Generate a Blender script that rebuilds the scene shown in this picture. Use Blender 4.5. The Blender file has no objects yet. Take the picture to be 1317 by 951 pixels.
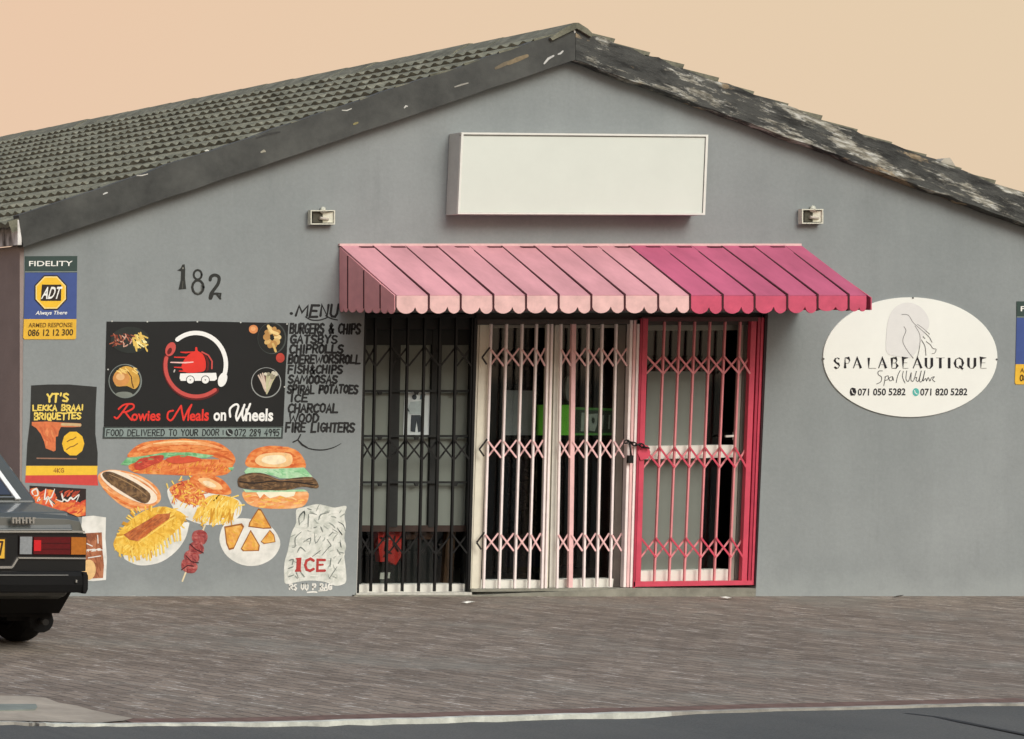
import bpy, bmesh, math, random
from mathutils import Vector, Matrix
from mathutils.geometry import tessellate_polygon

random.seed(7)
R = math.radians
scene = bpy.context.scene
COL = scene.collection

# ------------------------------------------------------------------ camera
# The photograph is a rectified (perspective-corrected) oblique view: the facade is seen
# square-on while every line running away from the street meets far to the left.
# A view camera with a shifted lens, standing left of the shop, gives exactly that.
W, H = 1317.0, 951.0
XV, YH = -1536.0, 480.0          # foot of the lens axis in the photo
S = 170.0                        # pixels per metre on the facade (y = 0)
D = 20.0                         # distance of the camera from the facade
XC = (XV - W / 2) / S            # camera x
ZE = (767.0 - YH) / S            # eye height
cam_d = bpy.data.cameras.new('camera')
cam = bpy.data.objects.new('camera', cam_d)
COL.objects.link(cam)
cam.location = (XC, -D, ZE)
cam.rotation_euler = (R(90), 0, 0)
cam_d.sensor_fit = 'HORIZONTAL'
cam_d.sensor_width = 36.0
cam_d.lens = 36.0 * S * D / W
cam_d.shift_x = (W / 2 - XV) / W
cam_d.shift_y = (YH - H / 2) / W
cam_d.clip_start = 0.1
cam_d.clip_end = 3000
scene.camera = cam

# ------------------------------------------------------------------ light
SUN_EL, SUN_AZ = R(41), R(-14)    # in front of the shop, a little to the right
scene.view_settings.view_transform = 'Standard'
scene.view_settings.look = 'None'
scene.view_settings.exposure = 0.27
scene.view_settings.gamma = 1.0
scene.view_settings.use_curve_mapping = False

world = bpy.data.worlds.new('World')
scene.world = world
world.use_nodes = True
nt = world.node_tree
nt.nodes.clear()
N = nt.nodes.new
out = N('ShaderNodeOutputWorld')
sky = N('ShaderNodeTexSky')
sky.sky_type = 'NISHITA'
sky.sun_disc = False
sky.sun_elevation = SUN_EL
sky.sun_rotation = math.pi + SUN_AZ
sky.air_density = 1.2
sky.dust_density = 4.0
bg1 = N('ShaderNodeBackground'); bg1.inputs['Strength'].default_value = 0.13
nt.links.new(sky.outputs[0], bg1.inputs['Color'])
tc = N('ShaderNodeTexCoord')
sep = N('ShaderNodeSeparateXYZ')
nt.links.new(tc.outputs['Generated'], sep.inputs[0])
# dusk glow: peach haze low down all round, pinker to the left of the street, sandier to the right
mr_az = N('ShaderNodeMapRange')
mr_az.inputs['From Min'].default_value = 0.42; mr_az.inputs['From Max'].default_value = 0.74
nt.links.new(sep.outputs['X'], mr_az.inputs['Value'])
ramp = N('ShaderNodeValToRGB')
ramp.color_ramp.elements[0].color = (0.86, 0.60, 0.415, 1)
ramp.color_ramp.elements[1].color = (0.775, 0.66, 0.45, 1)
nt.links.new(mr_az.outputs[0], ramp.inputs[0])
low = N('ShaderNodeMapRange')
low.inputs['From Min'].default_value = 0.0; low.inputs['From Max'].default_value = 0.17
low.inputs['To Min'].default_value = 0.55; low.inputs['To Max'].default_value = 0.0
nt.links.new(sep.outputs['Z'], low.inputs['Value'])
mixc = N('ShaderNodeMixRGB')
mixc.inputs['Color2'].default_value = (0.84, 0.62, 0.46, 1)
nt.links.new(low.outputs[0], mixc.inputs['Fac'])
nt.links.new(ramp.outputs[0], mixc.inputs['Color1'])
bg2 = N('ShaderNodeBackground'); bg2.inputs['Strength'].default_value = 0.80
nt.links.new(mixc.outputs[0], bg2.inputs['Color'])
mr = N('ShaderNodeMapRange'); mr.interpolation_type = 'SMOOTHSTEP'
mr.inputs['From Min'].default_value = 0.2; mr.inputs['From Max'].default_value = 0.5
nt.links.new(sep.outputs['Z'], mr.inputs['Value'])
mix = N('ShaderNodeMixShader')
nt.links.new(mr.outputs[0], mix.inputs[0])
nt.links.new(bg2.outputs[0], mix.inputs[1]); nt.links.new(bg1.outputs[0], mix.inputs[2])
nt.links.new(mix.outputs[0], out.inputs['Surface'])

sun_d = bpy.data.lights.new('sun', 'SUN')
sun_d.energy = 1.24
sun_d.angle = R(34)
sun_d.color = (0.84, 0.985, 1.0)
sun = bpy.data.objects.new('sun', sun_d)
COL.objects.link(sun)
sdir = Vector((-math.sin(SUN_AZ) * math.cos(SUN_EL), -math.cos(SUN_AZ) * math.cos(SUN_EL), math.sin(SUN_EL)))
sun.rotation_euler = sdir.to_track_quat('Z', 'Y').to_euler()
sun.location = (0, -10, 20)

# ------------------------------------------------------------------ projection helpers
def P(px, py, y=0.0):
    """the point at photo pixel (px, py) on the upright plane at depth y (0 = shop wall)"""
    k = (D + y) / D
    return Vector((XC + (px - XV) / S * k, y, ZE - (py - YH) / S * k))

def PG(px, py, z=0.0):
    """the point at photo pixel (px, py) on the level ground at height z"""
    k = S * (ZE - z) / (py - YH)
    return Vector((XC + (px - XV) / S * k, D * (k - 1), z))

# ------------------------------------------------------------------ materials
def lin(c):
    o = []
    for v in c[:3]:
        v /= 255.0
        o.append(v / 12.92 if v <= 0.04045 else ((v + 0.055) / 1.055) ** 2.4)
    return o

MATS = {}
def mat(rgb, rough=0.75, var=0.10, scale=14.0, metal=0.0, bump=0.0, bscale=60.0, stretch=None, spec=0.35, coat=0.0, name=None):
    key = (tuple(rgb), rough, var, scale, metal, bump, bscale, stretch, spec, coat)
    if key in MATS: return MATS[key]
    m = bpy.data.materials.new(name or 'paint_%d_%d_%d' % tuple(rgb[:3]))
    m.use_nodes = True
    t = m.node_tree
    b = t.nodes['Principled BSDF']
    b.inputs['Roughness'].default_value = rough
    b.inputs['Metallic'].default_value = metal
    b.inputs['Specular IOR Level'].default_value = spec
    b.inputs['Coat Weight'].default_value = coat
    c = lin(rgb)
    if var > 0:
        tcn = t.nodes.new('ShaderNodeTexCoord')
        src = tcn.outputs['Object']
        if stretch:
            mp = t.nodes.new('ShaderNodeMapping'); mp.inputs['Scale'].default_value = stretch
            t.links.new(src, mp.inputs['Vector']); src = mp.outputs[0]
        n = t.nodes.new('ShaderNodeTexNoise')
        n.inputs['Scale'].default_value = scale; n.inputs['Detail'].default_value = 5
        n.inputs['Roughness'].default_value = 0.65
        t.links.new(src, n.inputs['Vector'])
        r = t.nodes.new('ShaderNodeValToRGB')
        r.color_ramp.elements[0].position = 0.3; r.color_ramp.elements[1].position = 0.72
        r.color_ramp.elements[0].color = [max(0, v * (1 - var)) for v in c] + [1]
        r.color_ramp.elements[1].color = [min(1, v * (1 + var)) for v in c] + [1]
        t.links.new(n.outputs['Fac'], r.inputs[0])
        t.links.new(r.outputs[0], b.inputs['Base Color'])
        if bump > 0:
            n2 = t.nodes.new('ShaderNodeTexNoise'); n2.inputs['Scale'].default_value = bscale; n2.inputs['Detail'].default_value = 4
            t.links.new(src, n2.inputs['Vector'])
            bp = t.nodes.new('ShaderNodeBump'); bp.inputs['Strength'].default_value = bump; bp.inputs['Distance'].default_value = 0.01
            t.links.new(n2.outputs['Fac'], bp.inputs['Height'])
            t.links.new(bp.outputs[0], b.inputs['Normal'])
    else:
        b.inputs['Base Color'].default_value = c + [1]
    MATS[key] = m
    m['rgb'] = [float(v) for v in rgb[:3]]
    return m

def mixed_paint(c1, c2, c3, scale=16, stretch=(1, 1, 1), name='mixed_paint'):
    key = ('mix', c1, c2, c3, scale, stretch)
    if key in MATS: return MATS[key]
    m, t, b = node_mat(name)
    n = noise(t, obj_coord(t), scale, 4, 0.55, stretch)
    col = cramp(t, n, [(0.34, lin(c1)), (0.5, lin(c2)), (0.66, lin(c3))])
    t.links.new(col, b.inputs['Base Color']); b.inputs['Roughness'].default_value = 0.75
    m['rgb'] = [float(v) for v in c2]
    MATS[key] = m
    return m

def node_mat(name):
    m = bpy.data.materials.new(name); m.use_nodes = True
    t = m.node_tree
    return m, t, t.nodes['Principled BSDF']

def noise(t, src, scale, detail=5, rough=0.6, stretch=None):
    if stretch:
        mp = t.nodes.new('ShaderNodeMapping'); mp.inputs['Scale'].default_value = stretch
        t.links.new(src, mp.inputs['Vector']); src = mp.outputs[0]
    n = t.nodes.new('ShaderNodeTexNoise'); n.inputs['Scale'].default_value = scale
    n.inputs['Detail'].default_value = detail; n.inputs['Roughness'].default_value = rough
    t.links.new(src, n.inputs['Vector'])
    return n.outputs['Fac']

def cramp(t, src, stops):
    r = t.nodes.new('ShaderNodeValToRGB')
    e = r.color_ramp.elements
    while len(e) < len(stops): e.new(0.5)
    for el, (p, c) in zip(e, stops):
        el.position = p
        el.color = (c, c, c, 1) if isinstance(c, (int, float)) else (list(c)[:3] + [1])
    t.links.new(src, r.inputs[0])
    return r.outputs[0]

def mixrgb(t, fac, a, b, mode='MIX'):
    m = t.nodes.new('ShaderNodeMixRGB'); m.blend_type = mode
    for s, i in ((fac, 'Fac'), (a, 'Color1'), (b, 'Color2')):
        if isinstance(s, (int, float)): m.inputs[i].default_value = s
        elif isinstance(s, (list, tuple)): m.inputs[i].default_value = list(s)[:3] + [1]
        else: t.links.new(s, m.inputs[i])
    return m.outputs[0]

def bump(t, b, src, strength, dist=0.01):
    bp = t.nodes.new('ShaderNodeBump'); bp.inputs['Strength'].default_value = strength; bp.inputs['Distance'].default_value = dist
    t.links.new(src, bp.inputs['Height']); t.links.new(bp.outputs[0], b.inputs['Normal'])

def obj_coord(t):
    return t.nodes.new('ShaderNodeTexCoord').outputs['Object']

# grey plaster
M_WALL, t, b = node_mat('grey_plaster')
oc = obj_coord(t)
base = cramp(t, noise(t, oc, 0.55, 6, 0.55), [(0.3, lin((135, 141, 141))), (0.7, lin((148, 153, 153)))])
streak = cramp(t, noise(t, oc, 1.6, 6, 0.6, (2.6, 2.6, 0.28)), [(0.38, 0.9), (0.62, 1.0)])
base = mixrgb(t, 0.55, base, streak, 'MULTIPLY')
stain = cramp(t, noise(t, oc, 1.1, 8, 0.7, (3.4, 3.4, 0.5)), [(0.60, 1.0), (0.74, 0.86)])
base = mixrgb(t, 0.8, base, stain, 'MULTIPLY')
blot = cramp(t, noise(t, oc, 2.4, 8, 0.72), [(0.30, 0.92), (0.5, 1.0), (0.68, 1.05)])
base = mixrgb(t, 0.8, base, blot, 'MULTIPLY')
fine = cramp(t, noise(t, oc, 34, 4, 0.7), [(0.3, 0.93), (0.7, 1.03)])
base = mixrgb(t, 1.0, base, fine, 'MULTIPLY')
# paler band with a ragged upper edge along the foot of the wall
sp = t.nodes.new('ShaderNodeSeparateXYZ'); t.links.new(oc, sp.inputs[0])
ad = t.nodes.new('ShaderNodeMath'); ad.operation = 'MULTIPLY_ADD'; ad.inputs[1].default_value = 0.55
t.links.new(noise(t, oc, 3.2, 6, 0.7), ad.inputs[0]); t.links.new(sp.outputs['Z'], ad.inputs[2])
foot = cramp(t, ad.outputs[0], [(0.29, 0.3), (0.46, 0.0)])
base = mixrgb(t, foot, base, lin((168, 174, 172)))
t.links.new(base, b.inputs['Base Color'])
b.inputs['Roughness'].default_value = 0.85; b.inputs['Specular IOR Level'].default_value = 0.25
bump(t, b, noise(t, oc, 48, 6, 0.7), 0.22, 0.006)

M_SIDE = mat((150, 136, 130), 0.9, 0.12, 3.0, bump=0.25, name='brown_plaster')
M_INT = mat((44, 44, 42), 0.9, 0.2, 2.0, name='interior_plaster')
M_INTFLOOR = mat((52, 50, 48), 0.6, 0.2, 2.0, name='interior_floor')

# concrete roof tiles
M_TILE, t, b = node_mat('concrete_roof_tile')
oc = obj_coord(t)
base = cramp(t, noise(t, oc, 7, 6, 0.7), [(0.28, lin((80, 80, 67))), (0.55, lin((122, 121, 104))), (0.78, lin((160, 157, 137)))])
base = mixrgb(t, 0.7, base, cramp(t, noise(t, oc, 60, 4), [(0.3, 0.65), (0.7, 1.15)]), 'MULTIPLY')
t.links.new(base, b.inputs['Base Color']); b.inputs['Roughness'].default_value = 0.9
bump(t, b, noise(t, oc, 80, 4), 0.3, 0.005)

# barge boards: sound dark paint / badly peeling
def board_mat(name, peel, stretch, rot=0.0):
    m, t, b = node_mat(name)
    oc = obj_coord(t)
    if rot:
        mp = t.nodes.new('ShaderNodeMapping'); mp.inputs['Rotation'].default_value = (0, rot, 0)
        t.links.new(oc, mp.inputs['Vector']); oc = mp.outputs[0]
    base = cramp(t, noise(t, oc, 3, 6, 0.65), [(0.3, lin((52, 53, 51))), (0.7, lin((84, 85, 81)))])
    pat = noise(t, oc, 6.0, 12, 0.74, stretch)
    pm_ = cramp(t, pat, [(peel, 0.0), (peel + 0.05, 1.0)])
    pc = cramp(t, noise(t, oc, 22, 6, 0.6, stretch), [(0.32, lin((96, 92, 80))), (0.5, lin((152, 149, 136))), (0.64, lin((206, 206, 198)))])
    base = mixrgb(t, pm_, base, pc)
    if rot:
        tan = cramp(t, noise(t, oc, 2.6, 8, 0.7, (.5, 1, 1.3)), [(0.57, 0.0), (0.60, 1.0)])
        base = mixrgb(t, tan, base, cramp(t, noise(t, oc, 14, 5), [(0.3, lin((128, 110, 84))), (0.7, lin((170, 154, 128)))]))
        blk = cramp(t, noise(t, oc, 8, 10, 0.75, stretch), [(0.40, 0.30), (0.52, 1.0)])
        base = mixrgb(t, 1.0, base, blk, 'MULTIPLY')
    t.links.new(base, b.inputs['Base Color']); b.inputs['Roughness'].default_value = 0.85
    bump(t, b, pat, 0.6 if rot else 0.15, 0.025)
    return m
M_BOARD = board_mat('dark_painted_board', 0.68, (1, 1, 1))
M_PEEL = board_mat('peeling_board', 0.52, (0.42, 1, 2.0), R(-20))
M_FASCIA = mixed_paint((58, 50, 46), (176, 170, 164), (236, 234, 230), 7, (1, 1.4, .5), name='flaking_fascia_paint')

# brick paving
M_PAVE, t, b = node_mat('brick_paving')
tcn = t.nodes.new('ShaderNodeTexCoord'); oc = tcn.outputs['Object']
mp = t.nodes.new('ShaderNodeMapping'); mp.inputs['Rotation'].default_value = (0, 0, R(82)); t.links.new(oc, mp.inputs['Vector'])
# slightly wobbling courses
wob = t.nodes.new('ShaderNodeTexNoise'); wob.inputs['Scale'].default_value = 1.3; t.links.new(oc, wob.inputs['Vector'])
va = t.nodes.new('ShaderNodeVectorMath'); va.operation = 'MULTIPLY_ADD'; va.inputs[1].default_value = (0.09, 0.09, 0)
t.links.new(wob.outputs['Color'], va.inputs[0]); t.links.new(mp.outputs[0], va.inputs[2])
bk = t.nodes.new('ShaderNodeTexBrick')
bk.inputs['Scale'].default_value = 1.0
bk.inputs['Brick Width'].default_value = 0.2; bk.inputs['Row Height'].default_value = 0.1
bk.inputs['Mortar Size'].default_value = 0.008; bk.inputs['Mortar Smooth'].default_value = 0.3
bk.inputs['Bias'].default_value = 0.0
bk.inputs['Color1'].default_value = lin((116, 104, 93)) + [1]
bk.inputs['Color2'].default_value = lin((139, 126, 113)) + [1]
bk.inputs['Mortar'].default_value = lin((92, 84, 77)) + [1]
t.links.new(va.outputs[0], bk.inputs['Vector'])
base = bk.outputs['Color']
mfac = bk.outputs['Fac']
sand = cramp(t, noise(t, oc, 5.0, 8, 0.78, (1.6, .5, 1)), [(0.50, 0.0), (0.60, 0.85)])
mm = t.nodes.new('ShaderNodeMath'); mm.operation = 'MULTIPLY'; t.links.new(mfac, mm.inputs[0]); t.links.new(sand, mm.inputs[1])
base = mixrgb(t, mm.outputs[0], base, lin((208, 200, 190)))
streak = cramp(t, noise(t, oc, 16, 7, 0.75, (1.3, .5, 1)), [(0.28, 0.68), (0.5, 0.97), (0.70, 1.34)])
base = mixrgb(t, 0.4, base, streak, 'MULTIPLY')
streak2 = cramp(t, noise(t, oc, 46, 5, 0.75, (1, .8, 1)), [(0.3, 0.74), (0.7, 1.28)])
base = mixrgb(t, 0.9, base, streak2, 'MULTIPLY')
big = cramp(t, noise(t, oc, 0.5, 6, 0.6), [(0.3, 0.82), (0.7, 1.10)])
base = mixrgb(t, 1.0, base, big, 'MULTIPLY')
mid = cramp(t, noise(t, oc, 4, 6, 0.7), [(0.3, 0.84), (0.7, 1.12)])
base = mixrgb(t, 0.8, base, mid, 'MULTIPLY')
base = mixrgb(t, cramp(t, noise(t, oc, 0.7, 7, 0.65), [(0.5, 0.0), (0.66, 0.45)]), base, lin((134, 133, 124)))
t.links.new(base, b.inputs['Base Color']); b.inputs['Roughness'].default_value = 0.85; b.inputs['Specular IOR Level'].default_value = 0.3
iv = t.nodes.new('ShaderNodeMath'); iv.operation = 'MULTIPLY_ADD'; iv.inputs[1].default_value = -1.0
t.links.new(mfac, iv.inputs[0]); t.links.new(noise(t, oc, 14, 4), iv.inputs[2])
bump(t, b, iv.outputs[0], 0.7, 0.012)

M_ROAD, t, b = node_mat('asphalt')
oc = obj_coord(t)
base = cramp(t, noise(t, oc, 0.45, 6), [(0.3, lin((68, 70, 69))), (0.7, lin((86, 86, 83)))])
base = mixrgb(t, 0.9, base, cramp(t, noise(t, oc, 90, 3, 0.8), [(0.3, 0.62), (0.7, 1.34)]), 'MULTIPLY')
t.links.new(base, b.inputs['Base Color']); b.inputs['Roughness'].default_value = 0.9
bump(t, b, noise(t, oc, 120, 3), 0.4, 0.008)
M_TAR = mat((38, 39, 40), 0.7, 0.2, 8, name='tar_joint')
M_KERB = mat((190, 192, 182), 0.9, 0.3, 9, bump=0.3, name='kerb_concrete')
M_KERB2 = mat((150, 147, 138), 0.9, 0.35, 7, bump=0.4, name='dull_kerb_concrete')
M_CONC = mat((158, 148, 134), .9, .3, 2.4, bump=0.5, bscale=18, name='worn_concrete')
M_THRESH = mat((136, 134, 122), 0.9, 0.3, 6, bump=0.4, name='threshold_concrete')
M_GROUND = mat((120, 112, 96), 0.95, 0.2, 0.5, name='dry_ground')

def glass_mat(name, tint, refl=0.06, rough=0.03):
    m = bpy.data.materials.new(name); m.use_nodes = True
    t = m.node_tree; t.nodes.remove(t.nodes['Principled BSDF'])
    o = t.nodes['Material Output']
    tr = t.nodes.new('ShaderNodeBsdfTransparent'); tr.inputs[0].default_value = list(tint) + [1]
    gl = t.nodes.new('ShaderNodeBsdfGlossy'); gl.inputs['Roughness'].default_value = rough
    mx = t.nodes.new('ShaderNodeMixShader'); mx.inputs[0].default_value = refl
    t.links.new(tr.outputs[0], mx.inputs[1]); t.links.new(gl.outputs[0], mx.inputs[2]); t.links.new(mx.outputs[0], o.inputs[0])
    return m
M_GLASS = glass_mat('window_glass', (0.80, 0.82, 0.81), 0.03)
M_CARGLASS = glass_mat('car_glass', (0.16, 0.2, 0.22), 0.26)

PAINT = 1.0      # signs; wall paintings use much thinner coats

# ------------------------------------------------------------------ object helpers
def link(o, parent=None):
    COL.objects.link(o)
    if parent: o.parent = parent
    return o

def thing(name, label, cat, loc=(0, 0, 0), group=None):
    o = bpy.data.objects.new(name, None)
    o.empty_display_size = 0.2
    link(o); o.location = loc
    o['label'] = label; o['category'] = cat
    if group: o['group'] = group
    return o

class MB:
    """collects world-space geometry with one material per face and links it as ONE mesh object"""
    def __init__(self):
        self.bm = bmesh.new(); self.mats = []; self.n = 0
    def mi(self, m):
        if m not in self.mats: self.mats.append(m)
        return self.mats.index(m)
    def face(self, pts, m):
        vs = [self.bm.verts.new(p) for p in pts]
        try:
            f = self.bm.faces.new(vs); f.material_index = self.mi(m); return f
        except ValueError:
            return None
    def hexa(self, a, b, m):
        """closed solid between two matching loops a and b"""
        va = [self.bm.verts.new(p) for p in a]; vb = [self.bm.verts.new(p) for p in b]
        k = self.mi(m); n = len(a)
        fs = [self.bm.faces.new(va[::-1]), self.bm.faces.new(vb)]
        for i in range(n):
            j = (i + 1) % n
            fs.append(self.bm.faces.new((va[i], va[j], vb[j], vb[i])))
        for f in fs: f.material_index = k
        return fs
    def box(self, x0, x1, y0, y1, z0, z1, m):
        a = [(x0, y0, z0), (x1, y0, z0), (x1, y0, z1), (x0, y0, z1)]
        self.hexa([Vector(p) for p in a], [Vector((p[0], y1, p[2])) for p in a], m)
    def pxprism(self, pts, y0, y1, m):
        """a slab: outline traced in photo pixels on plane y0, given real thickness back to y1"""
        a = [P(px, py, y0) for px, py in pts]
        self.hexa(a, [Vector((p.x, y1, p.z)) for p in a], m)
    def bar(self, p0, p1, w, y0, y1, m):
        (x0, a0), (x1, a1) = p0, p1
        dx, dy = x1 - x0, a1 - a0
        L = math.hypot(dx, dy) or 1
        nx, ny = -dy / L * w / 2, dx / L * w / 2
        self.pxprism([(x0 + nx, a0 + ny), (x1 + nx, a1 + ny), (x1 - nx, a1 - ny), (x0 - nx, a0 - ny)], y0, y1, m)
    def tube(self, pts, r, m, seg=8, cap=True):
        rings = []
        for i, p in enumerate(pts):
            p = Vector(p)
            d = (Vector(pts[min(i + 1, len(pts) - 1)]) - Vector(pts[max(i - 1, 0)])).normalized()
            u = d.cross(Vector((0, 0, 1)))
            if u.length < 1e-4: u = d.cross(Vector((1, 0, 0)))
            u.normalize(); v = d.cross(u)
            rr = r[i] if isinstance(r, (list, tuple)) else r
            rings.append([self.bm.verts.new(p + u * math.cos(2 * math.pi * k / seg) * rr + v * math.sin(2 * math.pi * k / seg) * rr) for k in range(seg)])
        k_ = self.mi(m)
        for A, B in zip(rings, rings[1:]):
            for k in range(seg):
                f = self.bm.faces.new((A[k], A[(k + 1) % seg], B[(k + 1) % seg], B[k])); f.material_index = k_; f.smooth = True
        if cap:
            self.bm.faces.new(rings[0][::-1]).material_index = k_
            self.bm.faces.new(rings[-1]).material_index = k_
    # ---- flat paint (signs, murals): everything is laid on the wall in thin coats
    def yy(self, lv):
        MB.coat += 1
        return self.y0 * PAINT - lv * 0.0003 - (MB.coat % 41) * 0.0000068
    y0 = -0.003
    coat = 0
    last = None
    def poly(self, pts, m, lv=0):
        self.last = m
        y = self.yy(lv)
        vs3 = [P(px, py, y) for px, py in pts]
        tris = tessellate_polygon([[Vector((p.x, p.z, 0)) for p in vs3]])
        vs = [self.bm.verts.new(p) for p in vs3]
        k = self.mi(m)
        for tr in tris:
            try:
                f = self.bm.faces.new([vs[i] for i in tr]); f.material_index = k
            except ValueError: pass
    def ell(self, cx, cy, rx, ry, m, lv=0, a0=0, n=40, rot=0):
        c, s = math.cos(rot), math.sin(rot)
        self.poly([(cx + rx * math.cos(2 * math.pi * i / n) * c - ry * math.sin(2 * math.pi * i / n) * s,
                    cy + rx * math.cos(2 * math.pi * i / n) * s + ry * math.sin(2 * math.pi * i / n) * c) for i in range(n)], m, lv)
    def stroke(self, pts, w, m, lv=1, contrast=0.0, taper=False):
        """a brush line in photo pixels: one mitred ribbon with round ends"""
        q = [pts[0]]
        for p in pts[1:]:
            if math.hypot(p[0] - q[-1][0], p[1] - q[-1][1]) > 0.02: q.append(p)
        if len(q) < 2:
            self.ell(q[0][0], q[0][1], w / 2, w / 2, m, lv, n=10); return
        y = self.yy(lv); n = len(q); k = self.mi(m)
        Lf, Rt = [], []
        for i, p in enumerate(q):
            def dr(a, b_):
                l = math.hypot(b_[0] - a[0], b_[1] - a[1]); return ((b_[0] - a[0]) / l, (b_[1] - a[1]) / l)
            d0 = dr(q[i - 1], p) if i else dr(p, q[1])
            d1 = dr(p, q[i + 1]) if i < n - 1 else d0
            nx, ny = -(d0[1] + d1[1]), d0[0] + d1[0]
            l = math.hypot(nx, ny)
            if l < 0.35: nx, ny, l = -d0[1], d0[0], 1.0
            nx, ny = nx / l, ny / l
            mit = min(1.5, 1 / max(0.4, nx * -d0[1] + ny * d0[0]))
            ww = w / 2
            if taper: ww *= 0.35 + 0.65 * math.sin(math.pi * (i + 0.6) / (n + 0.2))
            if contrast:
                a = abs(d1[1]) if d1[0] * d1[1] >= -0.05 else abs(d1[1]) * 0.25
                ww *= (1 - contrast) + contrast * a
            Lf.append((p[0] + nx * ww * mit, p[1] + ny * ww * mit)); Rt.append((p[0] - nx * ww * mit, p[1] - ny * ww * mit))
            if i == 0: s0 = (d0, ww)
            e0 = (d1, ww)
        def cap(p, d, ww, sgn):
            return [(p[0] + ww * (math.cos(a) * -d[1] * 1 + sgn * math.sin(a) * d[0]), p[1] + ww * (math.cos(a) * d[0] + sgn * math.sin(a) * d[1])) for a in (math.pi * .25, math.pi * .5, math.pi * .75)]
        Lv = [self.bm.verts.new(P(*p, y)) for p in Lf]; Rv = [self.bm.verts.new(P(*p, y)) for p in Rt]
        fs = [(Lv[i], Lv[i + 1], Rv[i + 1], Rv[i]) for i in range(n - 1)]
        if not contrast:
            fs.append([Lv[0]] + [self.bm.verts.new(P(*p, y)) for p in cap(q[0], s0[0], s0[1], -1)] + [Rv[0]])
            fs.append([Lv[-1]] + [self.bm.verts.new(P(*p, y)) for p in cap(q[-1], e0[0], e0[1], 1)] + [Rv[-1]])
        for f in fs:
            try: self.bm.faces.new(f).material_index = k
            except ValueError: pass
    def brush(self, pts, cols, n, ln, w, ang=0.0, jit=0.5, lv=2, rnd=None, over=False):
        """loose brush dabs inside an outline"""
        rnd = rnd or random
        if self.last is not None:
            b0 = self.last['rgb']
            cols = [mat([round(.42 * u + .58 * v) for u, v in zip(b0, c_['rgb'])], .75, .16, 22) for c_ in cols]
        xs = [p[0] for p in pts]; ys = [p[1] for p in pts]
        c = 0
        for _ in range(n * 14):
            if c >= n: break
            x, y = rnd.uniform(min(xs), max(xs)), rnd.uniform(min(ys), max(ys))
            if not inside(x, y, pts): continue
            a = ang + rnd.uniform(-jit, jit); l = ln * rnd.uniform(0.5, 1.2)
            x2, y2 = x + l * math.cos(a), y + l * math.sin(a)
            if not over and not (inside(x2, y2, pts) and inside((x + x2) / 2, (y + y2) / 2, pts)): continue
            bx, by = rnd.uniform(-.12, .12) * l, rnd.uniform(-.12, .12) * l
            self.stroke([(x, y), ((x + x2) / 2 + bx, (y + y2) / 2 + by), (x2, y2)], w * rnd.uniform(0.6, 1.2), rnd.choice(cols), lv + c % 3, taper=True)
            c += 1
    def text(self, s, quad, m, lv=1, bold=0.0):
        """flat lettering stretched to a quad TL, TR, BR, BL of photo pixels"""
        vs, fs = glyphs(s, bold)
        y = self.yy(lv); k = self.mi(m)
        tl, tr, br, bl = quad
        bv = []
        for u, v in vs:
            px = (tl[0] * (1 - u) + tr[0] * u) * v + (bl[0] * (1 - u) + br[0] * u) * (1 - v)
            py = (tl[1] * (1 - u) + tr[1] * u) * v + (bl[1] * (1 - u) + br[1] * u) * (1 - v)
            bv.append(self.bm.verts.new(P(px, py, y)))
        for f in fs:
            try: self.bm.faces.new([bv[i] for i in f]).material_index = k
            except ValueError: pass
    def build(self, name, parent=None, label=None, smooth=False, recalc=True):
        if recalc: bmesh.ops.recalc_face_normals(self.bm, faces=self.bm.faces)
        me = bpy.data.meshes.new(name)
        if parent is not None:
            off = parent_world(parent)
            bmesh.ops.translate(self.bm, verts=self.bm.verts, vec=-off)
        self.bm.to_mesh(me); self.bm.free()
        for m in self.mats: me.materials.append(m)
        if smooth:
            for p in me.polygons: p.use_smooth = True
        o = bpy.data.objects.new(name, me)
        link(o, parent)
        if label: o['label'] = label
        return o

def parent_world(o):
    v = Vector(o.location)
    while o.parent:
        o = o.parent; v += Vector(o.location)
    return v

def inside(x, y, pts):
    r = False; n = len(pts); j = n - 1
    for i in range(n):
        xi, yi = pts[i]; xj, yj = pts[j]
        if (yi > y) != (yj > y) and x < (xj - xi) * (y - yi) / (yj - yi) + xi: r = not r
        j = i
    return r

GL = {}
def glyphs(s, bold):
    if (s, bold) in GL: return GL[(s, bold)]
    cu = bpy.data.curves.new('lettering', 'FONT'); cu.body = s; cu.offset = bold; cu.resolution_u = 3
    o = bpy.data.objects.new('lettering', cu); COL.objects.link(o)
    bpy.context.view_layer.update()
    me = bpy.data.meshes.new_from_object(o.evaluated_get(bpy.context.evaluated_depsgraph_get()))
    vs = [(v.co.x, v.co.y) for v in me.vertices]; fs = [tuple(p.vertices) for p in me.polygons]
    bpy.data.objects.remove(o); bpy.data.meshes.remove(me); bpy.data.curves.remove(cu)
    x0, x1 = min(v[0] for v in vs), max(v[0] for v in vs); y0, y1 = min(v[1] for v in vs), max(v[1] for v in vs)
    GL[(s, bold)] = ([((x - x0) / (x1 - x0), (y - y0) / (y1 - y0)) for x, y in vs], fs)
    return GL[(s, bold)]

def crop(x0, y0, k):
    def f(*a):
        if len(a) == 2: return (x0 + a[0] / k, y0 + a[1] / k)
        return [(x0 + p[0] / k, y0 + p[1] / k) for p in a[0]]
    return f

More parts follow.
